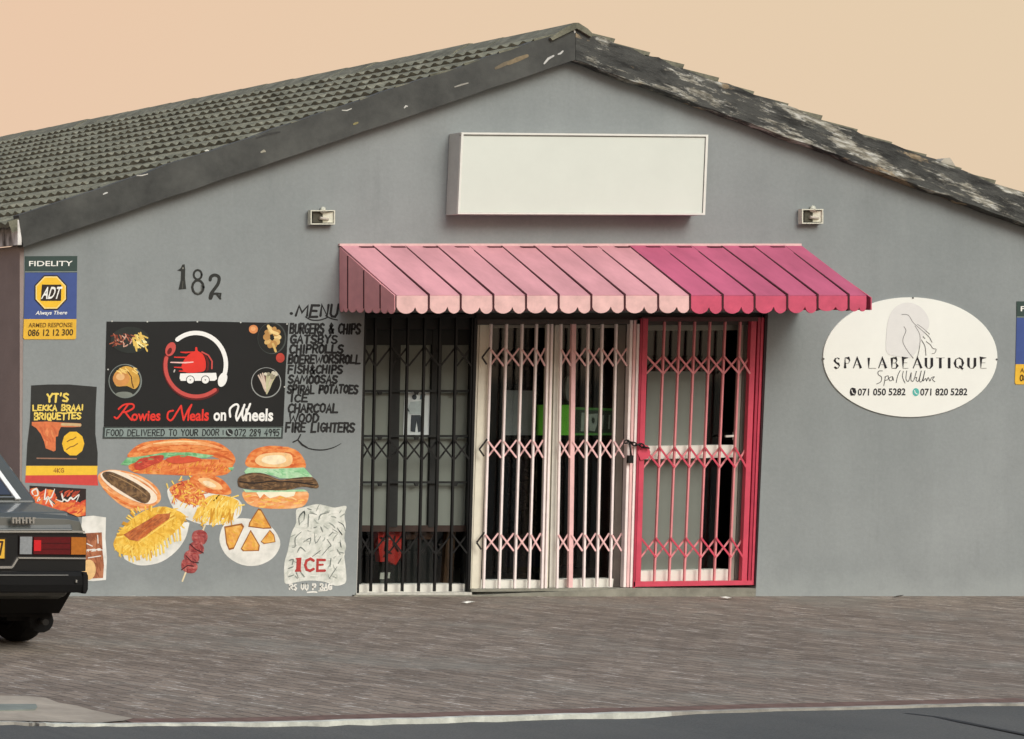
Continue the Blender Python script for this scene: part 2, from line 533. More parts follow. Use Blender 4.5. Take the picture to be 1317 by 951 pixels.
# brush alphabet (unit box, y down)
F = {
 'A': [[(0, 1), (.5, 0), (1, 1)], [(.2, .64), (.8, .64)]],
 'B': [[(.05, 0), (.05, 1), (.75, 1), (1, .76), (.75, .5), (.05, .5)], [(.05, 0), (.7, 0), (.92, .24), (.7, .46)]],
 'C': [[(1, .14), (.65, 0), (.2, .12), (0, .5), (.2, .88), (.65, 1), (1, .86)]],
 'D': [[(.05, 0), (.05, 1), (.6, 1), (1, .68), (1, .32), (.6, 0), (.05, 0)]],
 'E': [[(1, 0), (.05, 0), (.05, 1), (1, 1)], [(.05, .48), (.8, .48)]],
 'F': [[(1, 0), (.05, 0), (.05, 1)], [(.05, .48), (.8, .48)]],
 'G': [[(1, .14), (.6, 0), (.2, .12), (0, .5), (.2, .88), (.6, 1), (1, .84), (1, .55), (.6, .55)]],
 'H': [[(.05, 0), (.05, 1)], [(.95, 0), (.95, 1)], [(.05, .5), (.95, .5)]],
 'I': [[(.5, 0), (.5, 1)]],
 'K': [[(.05, 0), (.05, 1)], [(.95, 0), (.1, .52), (1, 1)]],
 'L': [[(.05, 0), (.05, 1), (1, 1)]],
 'M': [[(0, 1), (.12, 0), (.5, .7), (.88, 0), (1, 1)]],
 'N': [[(.05, 1), (.05, 0), (.95, 1), (.95, 0)]],
 'O': [[(.5, 0), (.12, .15), (0, .5), (.12, .85), (.5, 1), (.88, .85), (1, .5), (.88, .15), (.5, 0)]],
 'P': [[(.05, 1), (.05, 0), (.75, 0), (1, .25), (.75, .52), (.05, .52)]],
 'Q': [[(.5, 0), (.12, .15), (0, .5), (.12, .85), (.5, 1), (.88, .85), (1, .5), (.88, .15), (.5, 0)], [(.55, .75), (1, 1.1)]],
 'R': [[(.05, 1), (.05, 0), (.75, 0), (1, .24), (.75, .5), (.05, .5)], [(.45, .5), (1, 1)]],
 'S': [[(.95, .12), (.6, 0), (.2, .05), (.05, .26), (.3, .46), (.75, .56), (.97, .76), (.75, .97), (.35, 1), (0, .86)]],
 'T': [[(0, 0), (1, 0)], [(.5, 0), (.5, 1)]],
 'U': [[(.05, 0), (.05, .75), (.3, 1), (.7, 1), (.95, .75), (.95, 0)]],
 'V': [[(0, 0), (.5, 1), (1, 0)]],
 'W': [[(0, 0), (.22, 1), (.5, .3), (.78, 1), (1, 0)]],
 'Y': [[(0, 0), (.5, .5), (1, 0)], [(.5, .5), (.5, 1)]],
 '&': [[(1, 1), (.25, .25), (.45, 0), (.7, .2), (.1, .7), (.3, 1), (.65, .95), (1, .6)]],
 "'": [[(.5, 0), (.4, .25)]],
 '0': [[(.5, 0), (.1, .2), (.05, .75), (.5, 1), (.92, .75), (.9, .2), (.5, 0)]],
 '1': [[(.2, .2), (.55, 0), (.55, 1)]],
 '2': [[(.05, .22), (.35, 0), (.8, .05), (.92, .3), (.5, .65), (.02, 1), (1, 1)]],
 '4': [[(.75, 1), (.75, 0), (0, .7), (1, .7)]],
 '5': [[(.95, 0), (.15, 0), (.08, .45), (.6, .38), (.97, .68), (.6, 1), (.05, .92)]],
 '6': [[(.85, .05), (.4, .1), (.08, .55), (.2, .95), (.7, 1), (.95, .7), (.6, .48), (.12, .62)]],
 '7': [[(0, 0), (1, 0), (.4, 1)]],
 '8': [[(.5, .47), (.12, .28), (.2, .05), (.5, 0), (.8, .05), (.88, .28), (.5, .47), (.08, .72), (.2, .96), (.5, 1), (.8, .96), (.92, .72), (.5, .47)]],
 '9': [[(.92, .35), (.5, .52), (.08, .3), (.3, .02), (.75, .02), (.92, .35), (.8, 1)]],
}
NARROW = {'I': .35, "'": .35, '1': .6, 'M': 1.25, 'W': 1.3, ' ': .6, '&': .95}
def lettering(mb, s, quad, w, m, lv=2, jit=0.04, contrast=0.0, gap=0.28, rnd=None):
    rnd = rnd or random.Random(hash(s) % 1000 if False else sum(map(ord, s)))
    adv = [(NARROW.get(ch, .8)) for ch in s]
    tot = sum(adv) + gap * (len(s) - 1)
    tl, tr, br, bl = quad
    x = 0
    for ch, a in zip(s, adv):
        dy = rnd.uniform(-jit, jit) * 1.2; sc = 1 + rnd.uniform(-jit, jit) * 1.5; sl = rnd.uniform(-jit, jit)
        for st in F.get(ch, []):
            pts = []
            for (u, v) in st:
                u += rnd.uniform(-jit, jit) * .7; v += rnd.uniform(-jit, jit) * .6
                U = (x + a * u + sl * (v - .5)) / tot; V = .5 + (v - .5) * sc + dy
                pts.append(((tl[0] * (1 - U) + tr[0] * U) * (1 - V) + (bl[0] * (1 - U) + br[0] * U) * V,
                            (tl[1] * (1 - U) + tr[1] * U) * (1 - V) + (bl[1] * (1 - U) + br[1] * U) * V))
            mb.stroke(pts, w * rnd.uniform(.88, 1.1), m, lv, contrast)
        x += a + gap

def rect(x0, y0, x1, y1, lean=0.0):
    return [(x0 + lean, y0), (x1 + lean, y0), (x1, y1), (x0, y1)]

def smooth_pts(pts, n=6, closed=False):
    o = []; m = len(pts)
    rng = range(m) if closed else range(m - 1)
    for i in rng:
        g = (lambda j: pts[j % m]) if closed else (lambda j: pts[max(0, min(m - 1, j))])
        a, b_, c, d = g(i - 1), g(i), g(i + 1), g(i + 2)
        for s in range(n):
            u = s / n
            o.append(tuple(0.5 * (2 * b_[k] + (c[k] - a[k]) * u + (2 * a[k] - 5 * b_[k] + 4 * c[k] - d[k]) * u * u + (3 * b_[k] - a[k] - 3 * c[k] + d[k]) * u ** 3) for k in (0, 1)))
    if not closed: o.append(pts[-1])
    return o

# ================================================================== SETTING
def structure(o, label=None):
    o['kind'] = 'structure'
    if label: o['label'] = label
    return o

kerb_px = [(-260, 925), (0, 930), (60, 932), (150, 933), (260, 932), (420, 929), (640, 923), (865, 917), (1100, 911), (1317, 906), (1500, 902)]
rk = random.Random(77)
fine_px = smooth_pts(kerb_px, 7)
kc = [PG(px, py + rk.uniform(-.5, .5), 0.0) for px, py in fine_px]
kc = [Vector((kc[0].x - 60, kc[0].y - 0.5, 0))] + kc + [Vector((kc[-1].x + 60, kc[-1].y + 2.0, 0))]
mb = MB()
for a, b_ in zip(kc, kc[1:]):
    mb.face([a + Vector((0, .05, 0)), b_ + Vector((0, .05, 0)), Vector((b_.x, 30, 0)), Vector((a.x, 30, 0))], M_PAVE)
structure(mb.build('paving'), 'brown grey brick paving in front of the shop')

mb = MB()
def drop(px):
    T_ = ((-400, .012), (0, .012), (150, .008), (260, .008), (330, .016), (500, .024), (840, .024), (880, .009), (1400, .007), (9999, .007))
    for (a, va_), (b_, vb_) in zip(T_, T_[1:]):
        if px <= b_: return va_ + (vb_ - va_) * max(0, (px - a)) / (b_ - a)
xs_step = [.012] + [drop(px) * rk.uniform(.8, 1.15) for px, py in fine_px] + [.008]
for i in range(len(kc) - 1):
    a, b_ = kc[i], kc[i + 1]
    ha, hb = xs_step[i], xs_step[i + 1]
    mb.hexa([Vector((a.x, a.y, -.1)), Vector((a.x, a.y + .05, -.1)), Vector((a.x, a.y + .05, .004)), Vector((a.x, a.y + .008, .004))],
            [Vector((b_.x, b_.y, -.1)), Vector((b_.x, b_.y + .05, -.1)), Vector((b_.x, b_.y + .05, .004)), Vector((b_.x, b_.y + .008, .004))], M_KERB if 14 < i < 50 else M_KERB2)
structure(mb.build('kerb'), 'low pale worn concrete kerb along the road')
mb = MB()
for i in range(len(kc) - 1):
    a, b_ = kc[i], kc[i + 1]
    za, zb = -xs_step[i], -xs_step[i + 1]
    mb.face([Vector((a.x, a.y + .01, za)), Vector((b_.x, b_.y + .01, zb)), Vector((b_.x, -11, -.04)), Vector((a.x, -11, -.04))], M_ROAD)
    mb.face([Vector((a.x, -11, -.04)), Vector((b_.x, -11, -.04)), Vector((b_.x, -32, -.04)), Vector((a.x, -32, -.04))], M_ROAD)
structure(mb.build('road'), 'dark grey asphalt road')
mb = MB()
mb.face([(-700, -700, -.15), (700, -700, -.15), (700, 700, -.15), (-700, 700, -.15)], M_GROUND)
structure(mb.build('ground'), 'dry open ground')
# tar joint in the asphalt, right foreground
mb = MB()
def gstrip(pts, w, z, m):
    g = [PG(px, py, z) for px, py in pts]
    L, Rr = [], []
    for i, p in enumerate(g):
        d = (g[min(i + 1, len(g) - 1)] - g[max(i - 1, 0)]).normalized(); n_ = Vector((-d.y, d.x, 0))
        ww = w * random.uniform(.6, 1.2) / 2
        L.append(p + n_ * ww); Rr.append(p - n_ * ww)
    for i in range(len(g) - 1): mb.face([L[i], L[i + 1], Rr[i + 1], Rr[i]], m)
gstrip([(1165, 917.5), (1205, 922), (1240, 929), (1275, 936), (1317, 944), (1380, 956)], .05, -.009, M_TAR)
structure(mb.build('road_joint'), 'dark tar joint across the asphalt')
# darker red brick edging course just inside the kerb
mb = MB()
M_EDGE = mat((106, 84, 76), .9, .4, 9, bump=.4, bscale=20, name='red_edging_brick')
for a, b_ in zip(kc[24:66], kc[25:66]):
    mb.face([a + Vector((0, .052, .004)), b_ + Vector((0, .052, .004)), b_ + Vector((0, .20, .004)), a + Vector((0, .20, .004))], M_EDGE)
structure(mb.build('edging_course'), 'dark red brick edging along the kerb')
# worn concrete apron at the left of the kerb
mb = MB()
rr = random.Random(4)
ap = [(-160, 899), (-60, 896), (0, 895), (35, 895), (58, 898), (75, 904), (100, 908), (120, 913), (142, 918), (170, 924), (160, 927), (120, 929.5), (60, 928.5), (0, 926.5), (-160, 922)]
g = [PG(px + rr.uniform(-2, 2), py + rr.uniform(-.5, .5), .006) for px, py in ap]
vs = [mb.bm.verts.new(p) for p in g]
for tr in tessellate_polygon([g]):
    mb.bm.faces.new([vs[i] for i in tr]).material_index = mb.mi(M_CONC)
structure(mb.build('concrete_apron'), 'pale worn patch of concrete beside the kerb')

mb = MB()
g = [PG(px, py, .012) for px, py in ((-90, 905.5), (46, 905.5), (48, 909), (45, 912.5), (-90, 915.5))]
mb.hexa(g, [p - Vector((0, 0, .03)) for p in g], mat((124, 130, 122), .7, .2, 6, name='drain_metal'))
dr_ = mb.build('drain_cover'); dr_['label'] = 'grey green metal drain cover set in the concrete patch by the kerb'; dr_['category'] = 'drain cover'

# ================================================================== SHOP BUILDING
shop = thing('shop_building', 'grey plastered single storey shop with low gabled tile roof', 'building', P(740, 767, 0))

# wall outline (photo pixels on the facade)
out_px = [(27, 772), (31, 316), (740, 72), (1450, 330), (1450, 772)]
hole_px = [(469, 402), (988, 402), (972, 766), (458, 766)]
mb = MB()
T = 0.24
o3 = [P(*p, 0) for p in out_px]; h3 = [P(*p, 0) for p in hole_px]
tris = tessellate_polygon([[Vector((p.x, p.z, 0)) for p in o3], [Vector((p.x, p.z, 0)) for p in h3]])
allp = o3 + h3
fr = [mb.bm.verts.new(p) for p in allp]; bk_ = [mb.bm.verts.new((p.x, T, p.z)) for p in allp]
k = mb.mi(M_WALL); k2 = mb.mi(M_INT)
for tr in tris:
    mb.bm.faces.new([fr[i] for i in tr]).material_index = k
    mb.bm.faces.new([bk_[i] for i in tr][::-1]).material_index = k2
for rng in (range(len(o3)), range(len(o3), len(allp))):
    rng = list(rng)
    for a, b_ in zip(rng, rng[1:] + rng[:1]):
        mb.bm.faces.new((fr[a], fr[b_], bk_[b_], bk_[a])).material_index = k
mb.build('front_wall', shop)

XL = P(29, 767, 0).x; XR = P(1450, 767, 0).x
Zeave = P(31, 316, 0).z
DEEP = 13.0
mb = MB(); mb.box(XL + .012, XL + .2, T + .002, DEEP, -.02, Zeave - .01, M_SIDE)
# brown face colour wraps the front return only behind the corner
mb.build('side_wall', shop, 'brown painted side wall at the left corner')
mb = MB(); mb.box(XR - .2, XR - .012, T + .002, DEEP, -.02, P(1450, 330, 0).z - .01, M_SIDE); mb.build('side_wall', shop)
mb = MB(); mb.box(XL + .21, XR - .21, DEEP - .2, DEEP - .003, -.02, Zeave, M_SIDE); mb.build('rear_wall', shop)
# room behind the shopfront
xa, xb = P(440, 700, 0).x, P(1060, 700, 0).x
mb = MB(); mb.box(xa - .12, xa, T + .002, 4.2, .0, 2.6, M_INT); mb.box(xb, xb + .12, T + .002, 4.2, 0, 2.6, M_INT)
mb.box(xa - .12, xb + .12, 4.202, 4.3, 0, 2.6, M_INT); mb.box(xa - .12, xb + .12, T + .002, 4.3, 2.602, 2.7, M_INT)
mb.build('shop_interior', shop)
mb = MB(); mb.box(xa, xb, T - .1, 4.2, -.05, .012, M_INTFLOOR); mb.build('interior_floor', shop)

# ---- roof
YV = -0.095                                   # front of the barge boards
EL = P(24, 290, YV); RG = P(740, 42, YV); ER = P(1452, 306, YV)
def roof_side(E, name, ncourse, wave, seed):
    rr = random.Random(seed)
    mb = MB(); k = mb.mi(M_TILE)
    up = Vector((RG.x - E.x, 0, RG.z - E.z)); L = up.length; u = up / L
    nrm = Vector((-u.z, 0, u.x)) if u.x > 0 else Vector((u.z, 0, -u.x))
    g = L / ncourse
    for c in range(ncourse):
        s0 = c * g - (.06 if c == 0 else .03); s1 = (c + 1) * g
        ys = []
        y = YV + .006; i = 0
        pit = .134
        while y < DEEP + .1:
            ys.append(y); y += pit / 6
        rows = [[], [], []]
        tj = 0
        for i, y in enumerate(ys):
            ph = (y - YV) / pit
            tile = int(ph / 2)
            if i % 12 == 0: tj = rr.uniform(-.004, .006)
            h = .5 + .5 * math.cos(2 * math.pi * ph)
            h = h ** 1.1 * .024
            sj = tj * 1.2
            for row, s, lift in ((0, s0 + sj, .004 + h * .35), (1, s0 + sj, .034 + h + tj), (2, s1, .004 + h)):
                p = E + u * s + nrm * lift
                rows[row].append(mb.bm.verts.new((p.x, y, p.z)))
        for a, b_, sm in ((rows[0], rows[1], False), (rows[1], rows[2], True)):
            for i in range(len(ys) - 1):
                f = mb.bm.faces.new((a[i], a[i + 1], b_[i + 1], b_[i])); f.material_index = k; f.smooth = False
        # closed verge end
        mb.face([rows[0][0].co, rows[1][0].co, rows[2][0].co, rows[2][0].co - nrm * .05, rows[0][0].co - nrm * .05], M_TILE)
        # underside
    p0, p1 = E - nrm * .03, RG - nrm * .03
    mb.face([(p0.x, YV + .01, p0.z), (p1.x, YV + .01, p1.z), (p1.x, DEEP + .1, p1.z), (p0.x, DEEP + .1, p0.z)], M_TILE)
    return mb.build(name, shop, recalc=False)
roof_side(EL, 'roof', 16, True, 1)
roof_side(ER, 'roof', 16, True, 2)
# ridge capping, half-lapped angle tiles
mb = MB()
y = YV - .02; rr = random.Random(9); i = 0
while y < DEEP:
    L = .42
    hz = .068 + rr.uniform(-.003, .003); dx = rr.uniform(-.003, .003)
    hf = hz + .005
    prof = lambda yy, h: [Vector((RG.x + dx + a, yy, RG.z + h - bz)) for a, bz in ((-.20, .115), (-.12, .058), (-.02, .002), (.012, .002), (.08, .045), (.12, .085), (.11, .11), (0, .045), (-.185, .135))]
    mb.hexa(prof(y, hf), prof(y + L + .02, hz), M_TILE)
    y += L
mb.build('ridge_cap', shop)

# barge boards
def jag(a, b_, n, amp, seed):
    rr = random.Random(seed); o = []
    for i in range(n + 1):
        u = i / n
        o.append((a[0] + (b_[0] - a[0]) * u, a[1] + (b_[1] - a[1]) * u + (rr.uniform(-amp, amp) if 0 < i < n else 0)))
    return o
lo = jag((30, 318), (740, 77), 26, .6, 3); hi = jag((24, 277), (740, 36), 26, 1.2, 5)
mb = MB()
for i in range(26):
    mb.pxprism([hi[i], hi[i + 1], lo[i + 1], lo[i]], YV, -.003, M_BOARD)
bmesh.ops.remove_doubles(mb.bm, verts=mb.bm.verts, dist=.0005)
mb.build('barge_board', shop, 'smooth dark grey left barge board')
lo = jag((740.5, 77), (1452, 337), 40, 1.4, 13); hi = jag((740.5, 37), (1452, 298), 40, 2.4, 15)
mb = MB()
for i in range(40):
    mb.pxprism([hi[i], hi[i + 1], lo[i + 1], lo[i]], YV, -.003, M_PEEL)
bmesh.ops.remove_doubles(mb.bm, verts=mb.bm.verts, dist=.0005)
mb.build('barge_board', shop, 'peeling weathered right barge board')
# eave fascia receding at the left, flaking white
mb = MB()
xe = P(29, 300, YV).x
mb.box(xe - .035, xe - .005, YV + .005, DEEP, Zeave - .0, P(24, 283, YV).z, M_FASCIA)
mb.build('fascia', shop, 'flaking white and dark eave fascia')
mb = MB(); mb.box(XL - .02, XL + .011, .002, DEEP, -.02, Zeave - .003, M_SIDE); mb.build('side_wall_skin', shop)

# mortar patches / old paint flakes on barge boards
mb = MB()
for (x0, y0, x1, y1, w, c, lv) in ((638, 88, 660, 78, 5, (116, 106, 88), 0), (654, 82, 678, 72, 6, (132, 118, 94), 0), (700, 82, 712, 72, 3, (190, 190, 186), 1), (718, 70, 724, 66, 2.5, (190, 190, 186), 1), (738, 34, 739.5, 42, 2.2, (205, 203, 196), 1),
                                (440, 142, 452, 140, 1.6, (190, 190, 182), 1), (133, 250, 138, 248, 2, (205, 205, 200), 1), (336, 196, 341, 195, 3, (160, 156, 140), 1), (264, 194, 268, 194, 2, (205, 205, 196), 1),
                                (330, 178, 360, 170, 3, (64, 64, 62), 1), (176, 226, 190, 224, 1.6, (190, 188, 180), 1), (455, 160, 460, 158, 3, (140, 132, 92), 1), (585, 112, 602, 107, 2.2, (150, 148, 140), 1), (520, 139, 524, 137, 2.2, (190, 190, 184), 1)):
    mb.y0 = YV - .002
    mb.stroke([(x0, y0), ((x0 + x1) / 2 + random.uniform(-1, 1), (y0 + y1) / 2 + random.uniform(-1.5, 1.5)), (x1, y1)], w, mat(c, .9, .2, 30), lv, taper=True)
mb.build('flaked_patches', shop)
# scrap of mortar and lifted tile on the right roof edge
mb = MB(); mb.pxprism([(1206, 212), (1214, 204), (1222, 203), (1229, 214)], YV + .01, YV + .12, mat((176, 170, 156), .9, .2)); mb.build('mortar_lump', shop)

PAINT = .25
# old white paint left along the foot of the wall
mb = MB(); rr = random.Random(12); mw = mat((208, 208, 202), .85, .12, 20)
for _ in range(16):
    x = rr.choice([rr.uniform(125, 175), rr.uniform(110, 455), rr.uniform(130, 170)]); l = rr.uniform(5, 18)
    mb.stroke([(x, 768.4 + rr.uniform(-1, .4)), (x + l / 2, 768 + rr.uniform(-1, .4)), (x + l, 768.6)], rr.uniform(.8, 2.0), mw, 0, taper=True)
mb.build('old_paint', shop)

PAINT = 1.0
# threshold
mb = MB()
mb.pxprism([(456, 765.5), (612, 766), (815, 757), (972, 757), (972, 772), (456, 772)], -.03, .3, M_THRESH)
mb.build('threshold', shop)
# door head
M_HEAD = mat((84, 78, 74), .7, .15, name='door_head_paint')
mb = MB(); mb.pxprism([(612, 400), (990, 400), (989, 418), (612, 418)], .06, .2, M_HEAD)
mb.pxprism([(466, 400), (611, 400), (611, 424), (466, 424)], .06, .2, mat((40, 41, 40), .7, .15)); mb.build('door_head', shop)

M_CREAM = mat((226, 220, 202), .6, .08, 9, name='cream_aluminium')
M_WHITE = mat((228, 226, 216), .6, .08, 9, name='white_rail_paint')
M_GREYFR = mat((158, 152, 142), .55, .1, 9, name='grey_aluminium')
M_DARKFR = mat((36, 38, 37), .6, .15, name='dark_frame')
M_FILM = mat((122, 128, 120), .7, .07, 2.5, name='grey_window_film')

# ---- shop window behind the black gate
YW = .15
win = MB()
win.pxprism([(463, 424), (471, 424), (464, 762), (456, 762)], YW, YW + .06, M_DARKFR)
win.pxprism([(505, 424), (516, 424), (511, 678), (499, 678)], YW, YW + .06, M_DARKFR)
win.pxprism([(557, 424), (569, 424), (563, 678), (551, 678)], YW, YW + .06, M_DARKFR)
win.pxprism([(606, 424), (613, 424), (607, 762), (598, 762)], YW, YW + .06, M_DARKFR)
win.pxprism([(470, 424), (607, 424), (607, 444), (469, 444)], YW + .005, YW + .05, M_DARKFR)  # head rail made deep and dark to stand in for the awning's shade
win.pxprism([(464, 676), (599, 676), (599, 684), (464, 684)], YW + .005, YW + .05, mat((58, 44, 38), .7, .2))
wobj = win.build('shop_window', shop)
for pts in ([(470, 431), (506, 431), (500, 677), (463, 677)], [(515, 431), (558, 431), (552, 677), (510, 677)], [(568, 431), (607, 431), (599, 677), (562, 677)]):
    p_ = MB(); p_.pxprism(pts, YW + .025, YW + .031, M_FILM); p_.build('pane', wobj)
for yb in (503, 561, 620.5):
    p_ = MB(); x0 = 469 - (yb - 430) * .02; x1 = 609 - (yb - 430) * .033
    p_.pxprism([(x0, yb - 1.3), (x1, yb - 1.3), (x1, yb + 1.5), (x0, yb + 1.5)], YW - .025, YW - .012, M_DARKFR)
    for xx in (489, 536, 586):
        p_.pxprism([(xx - 3, yb + 1.5), (xx + 3, yb + 1.5), (xx + 1.5, yb + 5), (xx - 1.5, yb + 5)], YW - .025, YW - .014, M_DARKFR)
    p_.build('burglar_bar', wobj)
p_ = MB(); p_.pxprism([(463, 684), (599, 684), (597, 754), (461, 754)], YW + .03, YW + .034, M_GLASS); p_.build('lower_pane', wobj)
p_ = MB(); p_.pxprism([(459, 752.5), (608, 751.5), (607, 761), (458, 763)], YW - .06, YW + .08, M_WHITE); p_.build('sill', wobj)
# pale post between the window and the middle doors
mb = MB()
mb.pxprism([(617.5, 418), (630, 418), (618, 758), (606.5, 758)], .065, .084, M_CREAM)
mb.pxprism([(614.5, 418), (616.5, 418), (606, 760), (603.5, 760)], .06, .12, mat((206, 200, 184), .6, .08))
mb.build('door_post', shop)

# ---- double glazed doors behind the pale gate
drs = MB()
for (t0, t1, b0, b1) in ((703, 723, 696, 715),):
    drs.pxprism([(t0, 418), ((t0 + t1) / 2 - 1, 418), ((b0 + b1) / 2 - 1, 756), (b0, 756)], .07, .088, M_CREAM)
    drs.pxprism([((t0 + t1) / 2 + 1, 418), (t1, 418), (b1, 756), ((b0 + b1) / 2 + 1, 756)], .07, .088, mat((216, 213, 202), .6, .08))
drs.pxprism([(796, 418), (805, 418), (797, 757), (788, 757)], .14, .158, M_GREYFR)
drs.pxprism([(619, 746.5), (695, 746.5), (694, 757), (618, 757)], .075, .185, M_WHITE)
drs.pxprism([(716, 745.5), (789, 744.5), (788, 755.5), (715, 756.5)], .075, .185, M_WHITE)
drs.pxprism([(630, 418), (797, 418), (797, 422), (630, 422)], .145, .185, M_GREYFR)
dob = drs.build('glazed_door', shop, 'pair of glazed doors behind the pale pink gate')
p_ = MB(); p_.pxprism([(629, 422), (702, 422), (694, 747), (619, 747)], .162, .168, M_GLASS); p_.build('pane', dob)
p_ = MB(); p_.pxprism([(723, 422), (797, 422), (789, 745), (716, 745)], .162, .168, M_GLASS); p_.build('pane', dob)

# ---- single door behind the red gate
d3 = MB()
d3.pxprism([(826, 418), (834, 418), (822, 752), (814, 752)], .14, .158, M_GREYFR)
d3.pxprism([(951, 418), (968, 418), (955, 752), (938, 752)], .08, .098, M_GREYFR)
d3.pxprism([(957.5, 418), (960, 418), (947, 752), (944.5, 752)], .072, .081, mat((92, 90, 84), .6, .1))
d3.pxprism([(834, 418), (951, 418), (951, 425), (834, 425.5)], .145, .19, mat((150, 148, 138), .6, .1))
d3.pxprism([(829, 574), (945, 572.5), (944.5, 588.5), (828.5, 591)], .075, .19, M_WHITE)
d3.pxprism([(823, 734.5), (939.5, 732.5), (939, 749), (822, 750)], .075, .19, M_WHITE)
d3o = d3.build('glazed_door', shop, 'glazed door with white rails behind the red gate')
for pts, m in (([(833, 478), (908, 478), (905, 574), (829, 574)], M_FILM), ([(828, 589), (904.5, 589), (902, 735), (822, 735)], M_FILM),
               ([(832.5, 425), (951, 425), (949, 478), (832.5, 478)], M_GLASS), ([(908, 478), (949, 478), (945, 574), (905, 574)], M_GLASS), ([(904.5, 589), (945, 589), (939, 735), (902, 735)], M_GLASS)):
    p_ = MB(); p_.pxprism(pts, .162, .168, m); p_.build('pane', d3o)
p_ = MB(); p_.bar((934, 561.5), (951, 560.5), 2.6, .085, .10, M_WHITE); p_.bar((949, 556), (948.5, 566), 3.5, .10, .14, M_WHITE); p_.build('handle', d3o)

# ================================================================== SECURITY GATES
GRP = 'folding trellis gates across the shopfront'
def lerp(a, b_, u): return a + (b_ - a) * u
def gate_bars(root, tops, bots, yt, yb, w, y0, y1, m):
    for a, b_ in zip(tops, bots):
        mb = MB(); mb.bar((a, yt), (b_, yb), w, y0, y1, m); mb.build('bar', root)
def xat(tp, bt, yt, yb, y): return lerp(tp, bt, (y - yt) / (yb - yt))

# black gate
M_BLK = mat((18, 19, 20), .45, .2, 20, name='black_gate_paint')
g1 = thing('security_gate', 'closed black folding trellis gate left of the pale pink one', 'gate', P(535, 766, .03), GRP)
t1 = [469, 484, 505, 526, 547.5, 567, 588, 608.5]; b1 = [460, 477.5, 497, 518, 539, 559.5, 580, 600.5]
gate_bars(g1, t1, b1, 407, 761, 2.5, .03, .048, M_BLK)
for yc in (579, 700, 459):
    mb = MB()
    for i in range(len(t1) - 1):
        h = 12
        xa_, xb_ = [xat(t1[i + d], b1[i + d], 407, 761, yc) for d in (0, 1)]
        if i % 2 == 0 or yc == 579:
            mb.bar((xa_ + 1, yc - h), (xb_ - 1, yc + h), 2.0, .022, .026, M_BLK)
        mb.bar((xa_ + 1, yc + h), (xb_ - 1, yc - h), 2.0, .049, .053, M_BLK)
    mb.build('lattice', g1)
mb = MB(); mb.pxprism([(457, 763.2), (607, 762), (607, 766.5), (457, 767.5)], .0, .05, mat((190, 188, 178), .7, .2, 30)); mb.build('floor_track', g1)
mb = MB(); mb.pxprism([(468, 404), (612, 404), (612, 409), (468, 409)], .02, .055, M_BLK); mb.build('top_track', g1)
mb = MB(); mb.bar((467.5, 404), (457.5, 765), 2.6, .006, .03, mat((188, 188, 182), .6, .2)); mb.bar((470.5, 404), (460.5, 763), 2.6, .01, .028, M_BLK); mb.build('post', g1, 'pale edge strip and black post on the wall side')
mb = MB(); mb.bar((612.5, 404), (603, 763), 3.6, .02, .055, M_BLK); mb.build('post', g1)

# pale pink gate
M_PINK = mat((246, 232, 228), .55, .09, 12, name='pale_pink_gate_paint')
M_PINK2 = mat((236, 190, 188), .55, .09, 12, name='pink_gate_paint')
g2 = thing('security_gate', 'white and pale pink folding trellis gate across the middle doors', 'gate', P(715, 760, .03), GRP)
t2 = [632.5, 652.5, 672.5, 691, 705.5, 710.5, 722.5]; b2 = [622.5, 642.5, 662.5, 681, 697.5, 702, 717]
gate_bars(g2, t2, b2, 416, 757, 2.5, .03, .046, M_PINK)
gate_bars(g2, [757.5, 775.5, 793.5], [751.5, 768.5, 785.5], 416, 755, 2.5, .03, .046, M_PINK)
mb = MB(); mb.bar((738.5, 415), (734, 756), 5.2, .028, .05, M_PINK2); mb.build('lock_post', g2, 'wider pink locking post')
for yc in (459, 577, 697):
    L1 = list(zip(t2[:5], b2[:5])); L2 = [(722.5, 717), (738.5, 734), (757.5, 751.5), (775.5, 768.5), (793.5, 785.5), (811, 801)]
    for LL in (L1, L2):
        mb = MB()
        for (ta, ba), (tb, bb) in zip(LL, LL[1:]):
            xa_, xb_ = xat(ta, ba, 416, 757, yc), xat(tb, bb, 416, 757, yc)
            e = 3.2
            mb.bar((xa_ + .5, yc - 9), (xb_ - e, yc + 12), 2.2, .022, .026, M_PINK2)
            mb.bar((xa_ + .5, yc + 10), (xb_ - e, yc - 11), 2.0, .047, .051, M_PINK2)
        mb.build('lattice', g2)
    mb = MB()
    xl = xat(632.5, 622.5, 416, 757, yc)
    mb.bar((xl - 1, yc - 12), (xl - 11, yc + 1), 2.0, .020, .024, mat((40, 36, 34), .6, .2)); mb.bar((xl - 11, yc + 1), (xl - 5, yc + 10), 2.0, .0195, .0235, mat((40, 36, 34), .6, .2))
    mb.build('hinge_arm', g2)
mb = MB(); mb.pxprism([(606, 758), (817, 756.5), (817, 759.5), (606, 761.5)], .0, .06, M_THRESH); mb.build('floor_track', g2)
mb = MB(); mb.pxprism([(613, 411), (826, 411), (826, 417), (613, 417)], .02, .055, M_HEAD); mb.build('top_track', g2)
# folded stack of pale pink bars at its right end
for i, (a, b_, m) in enumerate(((812.5, 803.5, M_PINK), (817, 807.5, M_PINK2), (821.5, 812, M_PINK))):
    mb = MB(); mb.bar((a, 412), (b_, 755.5), 3.2, .012 + .004 * i, .05, m); mb.build('folded_bar', g2)

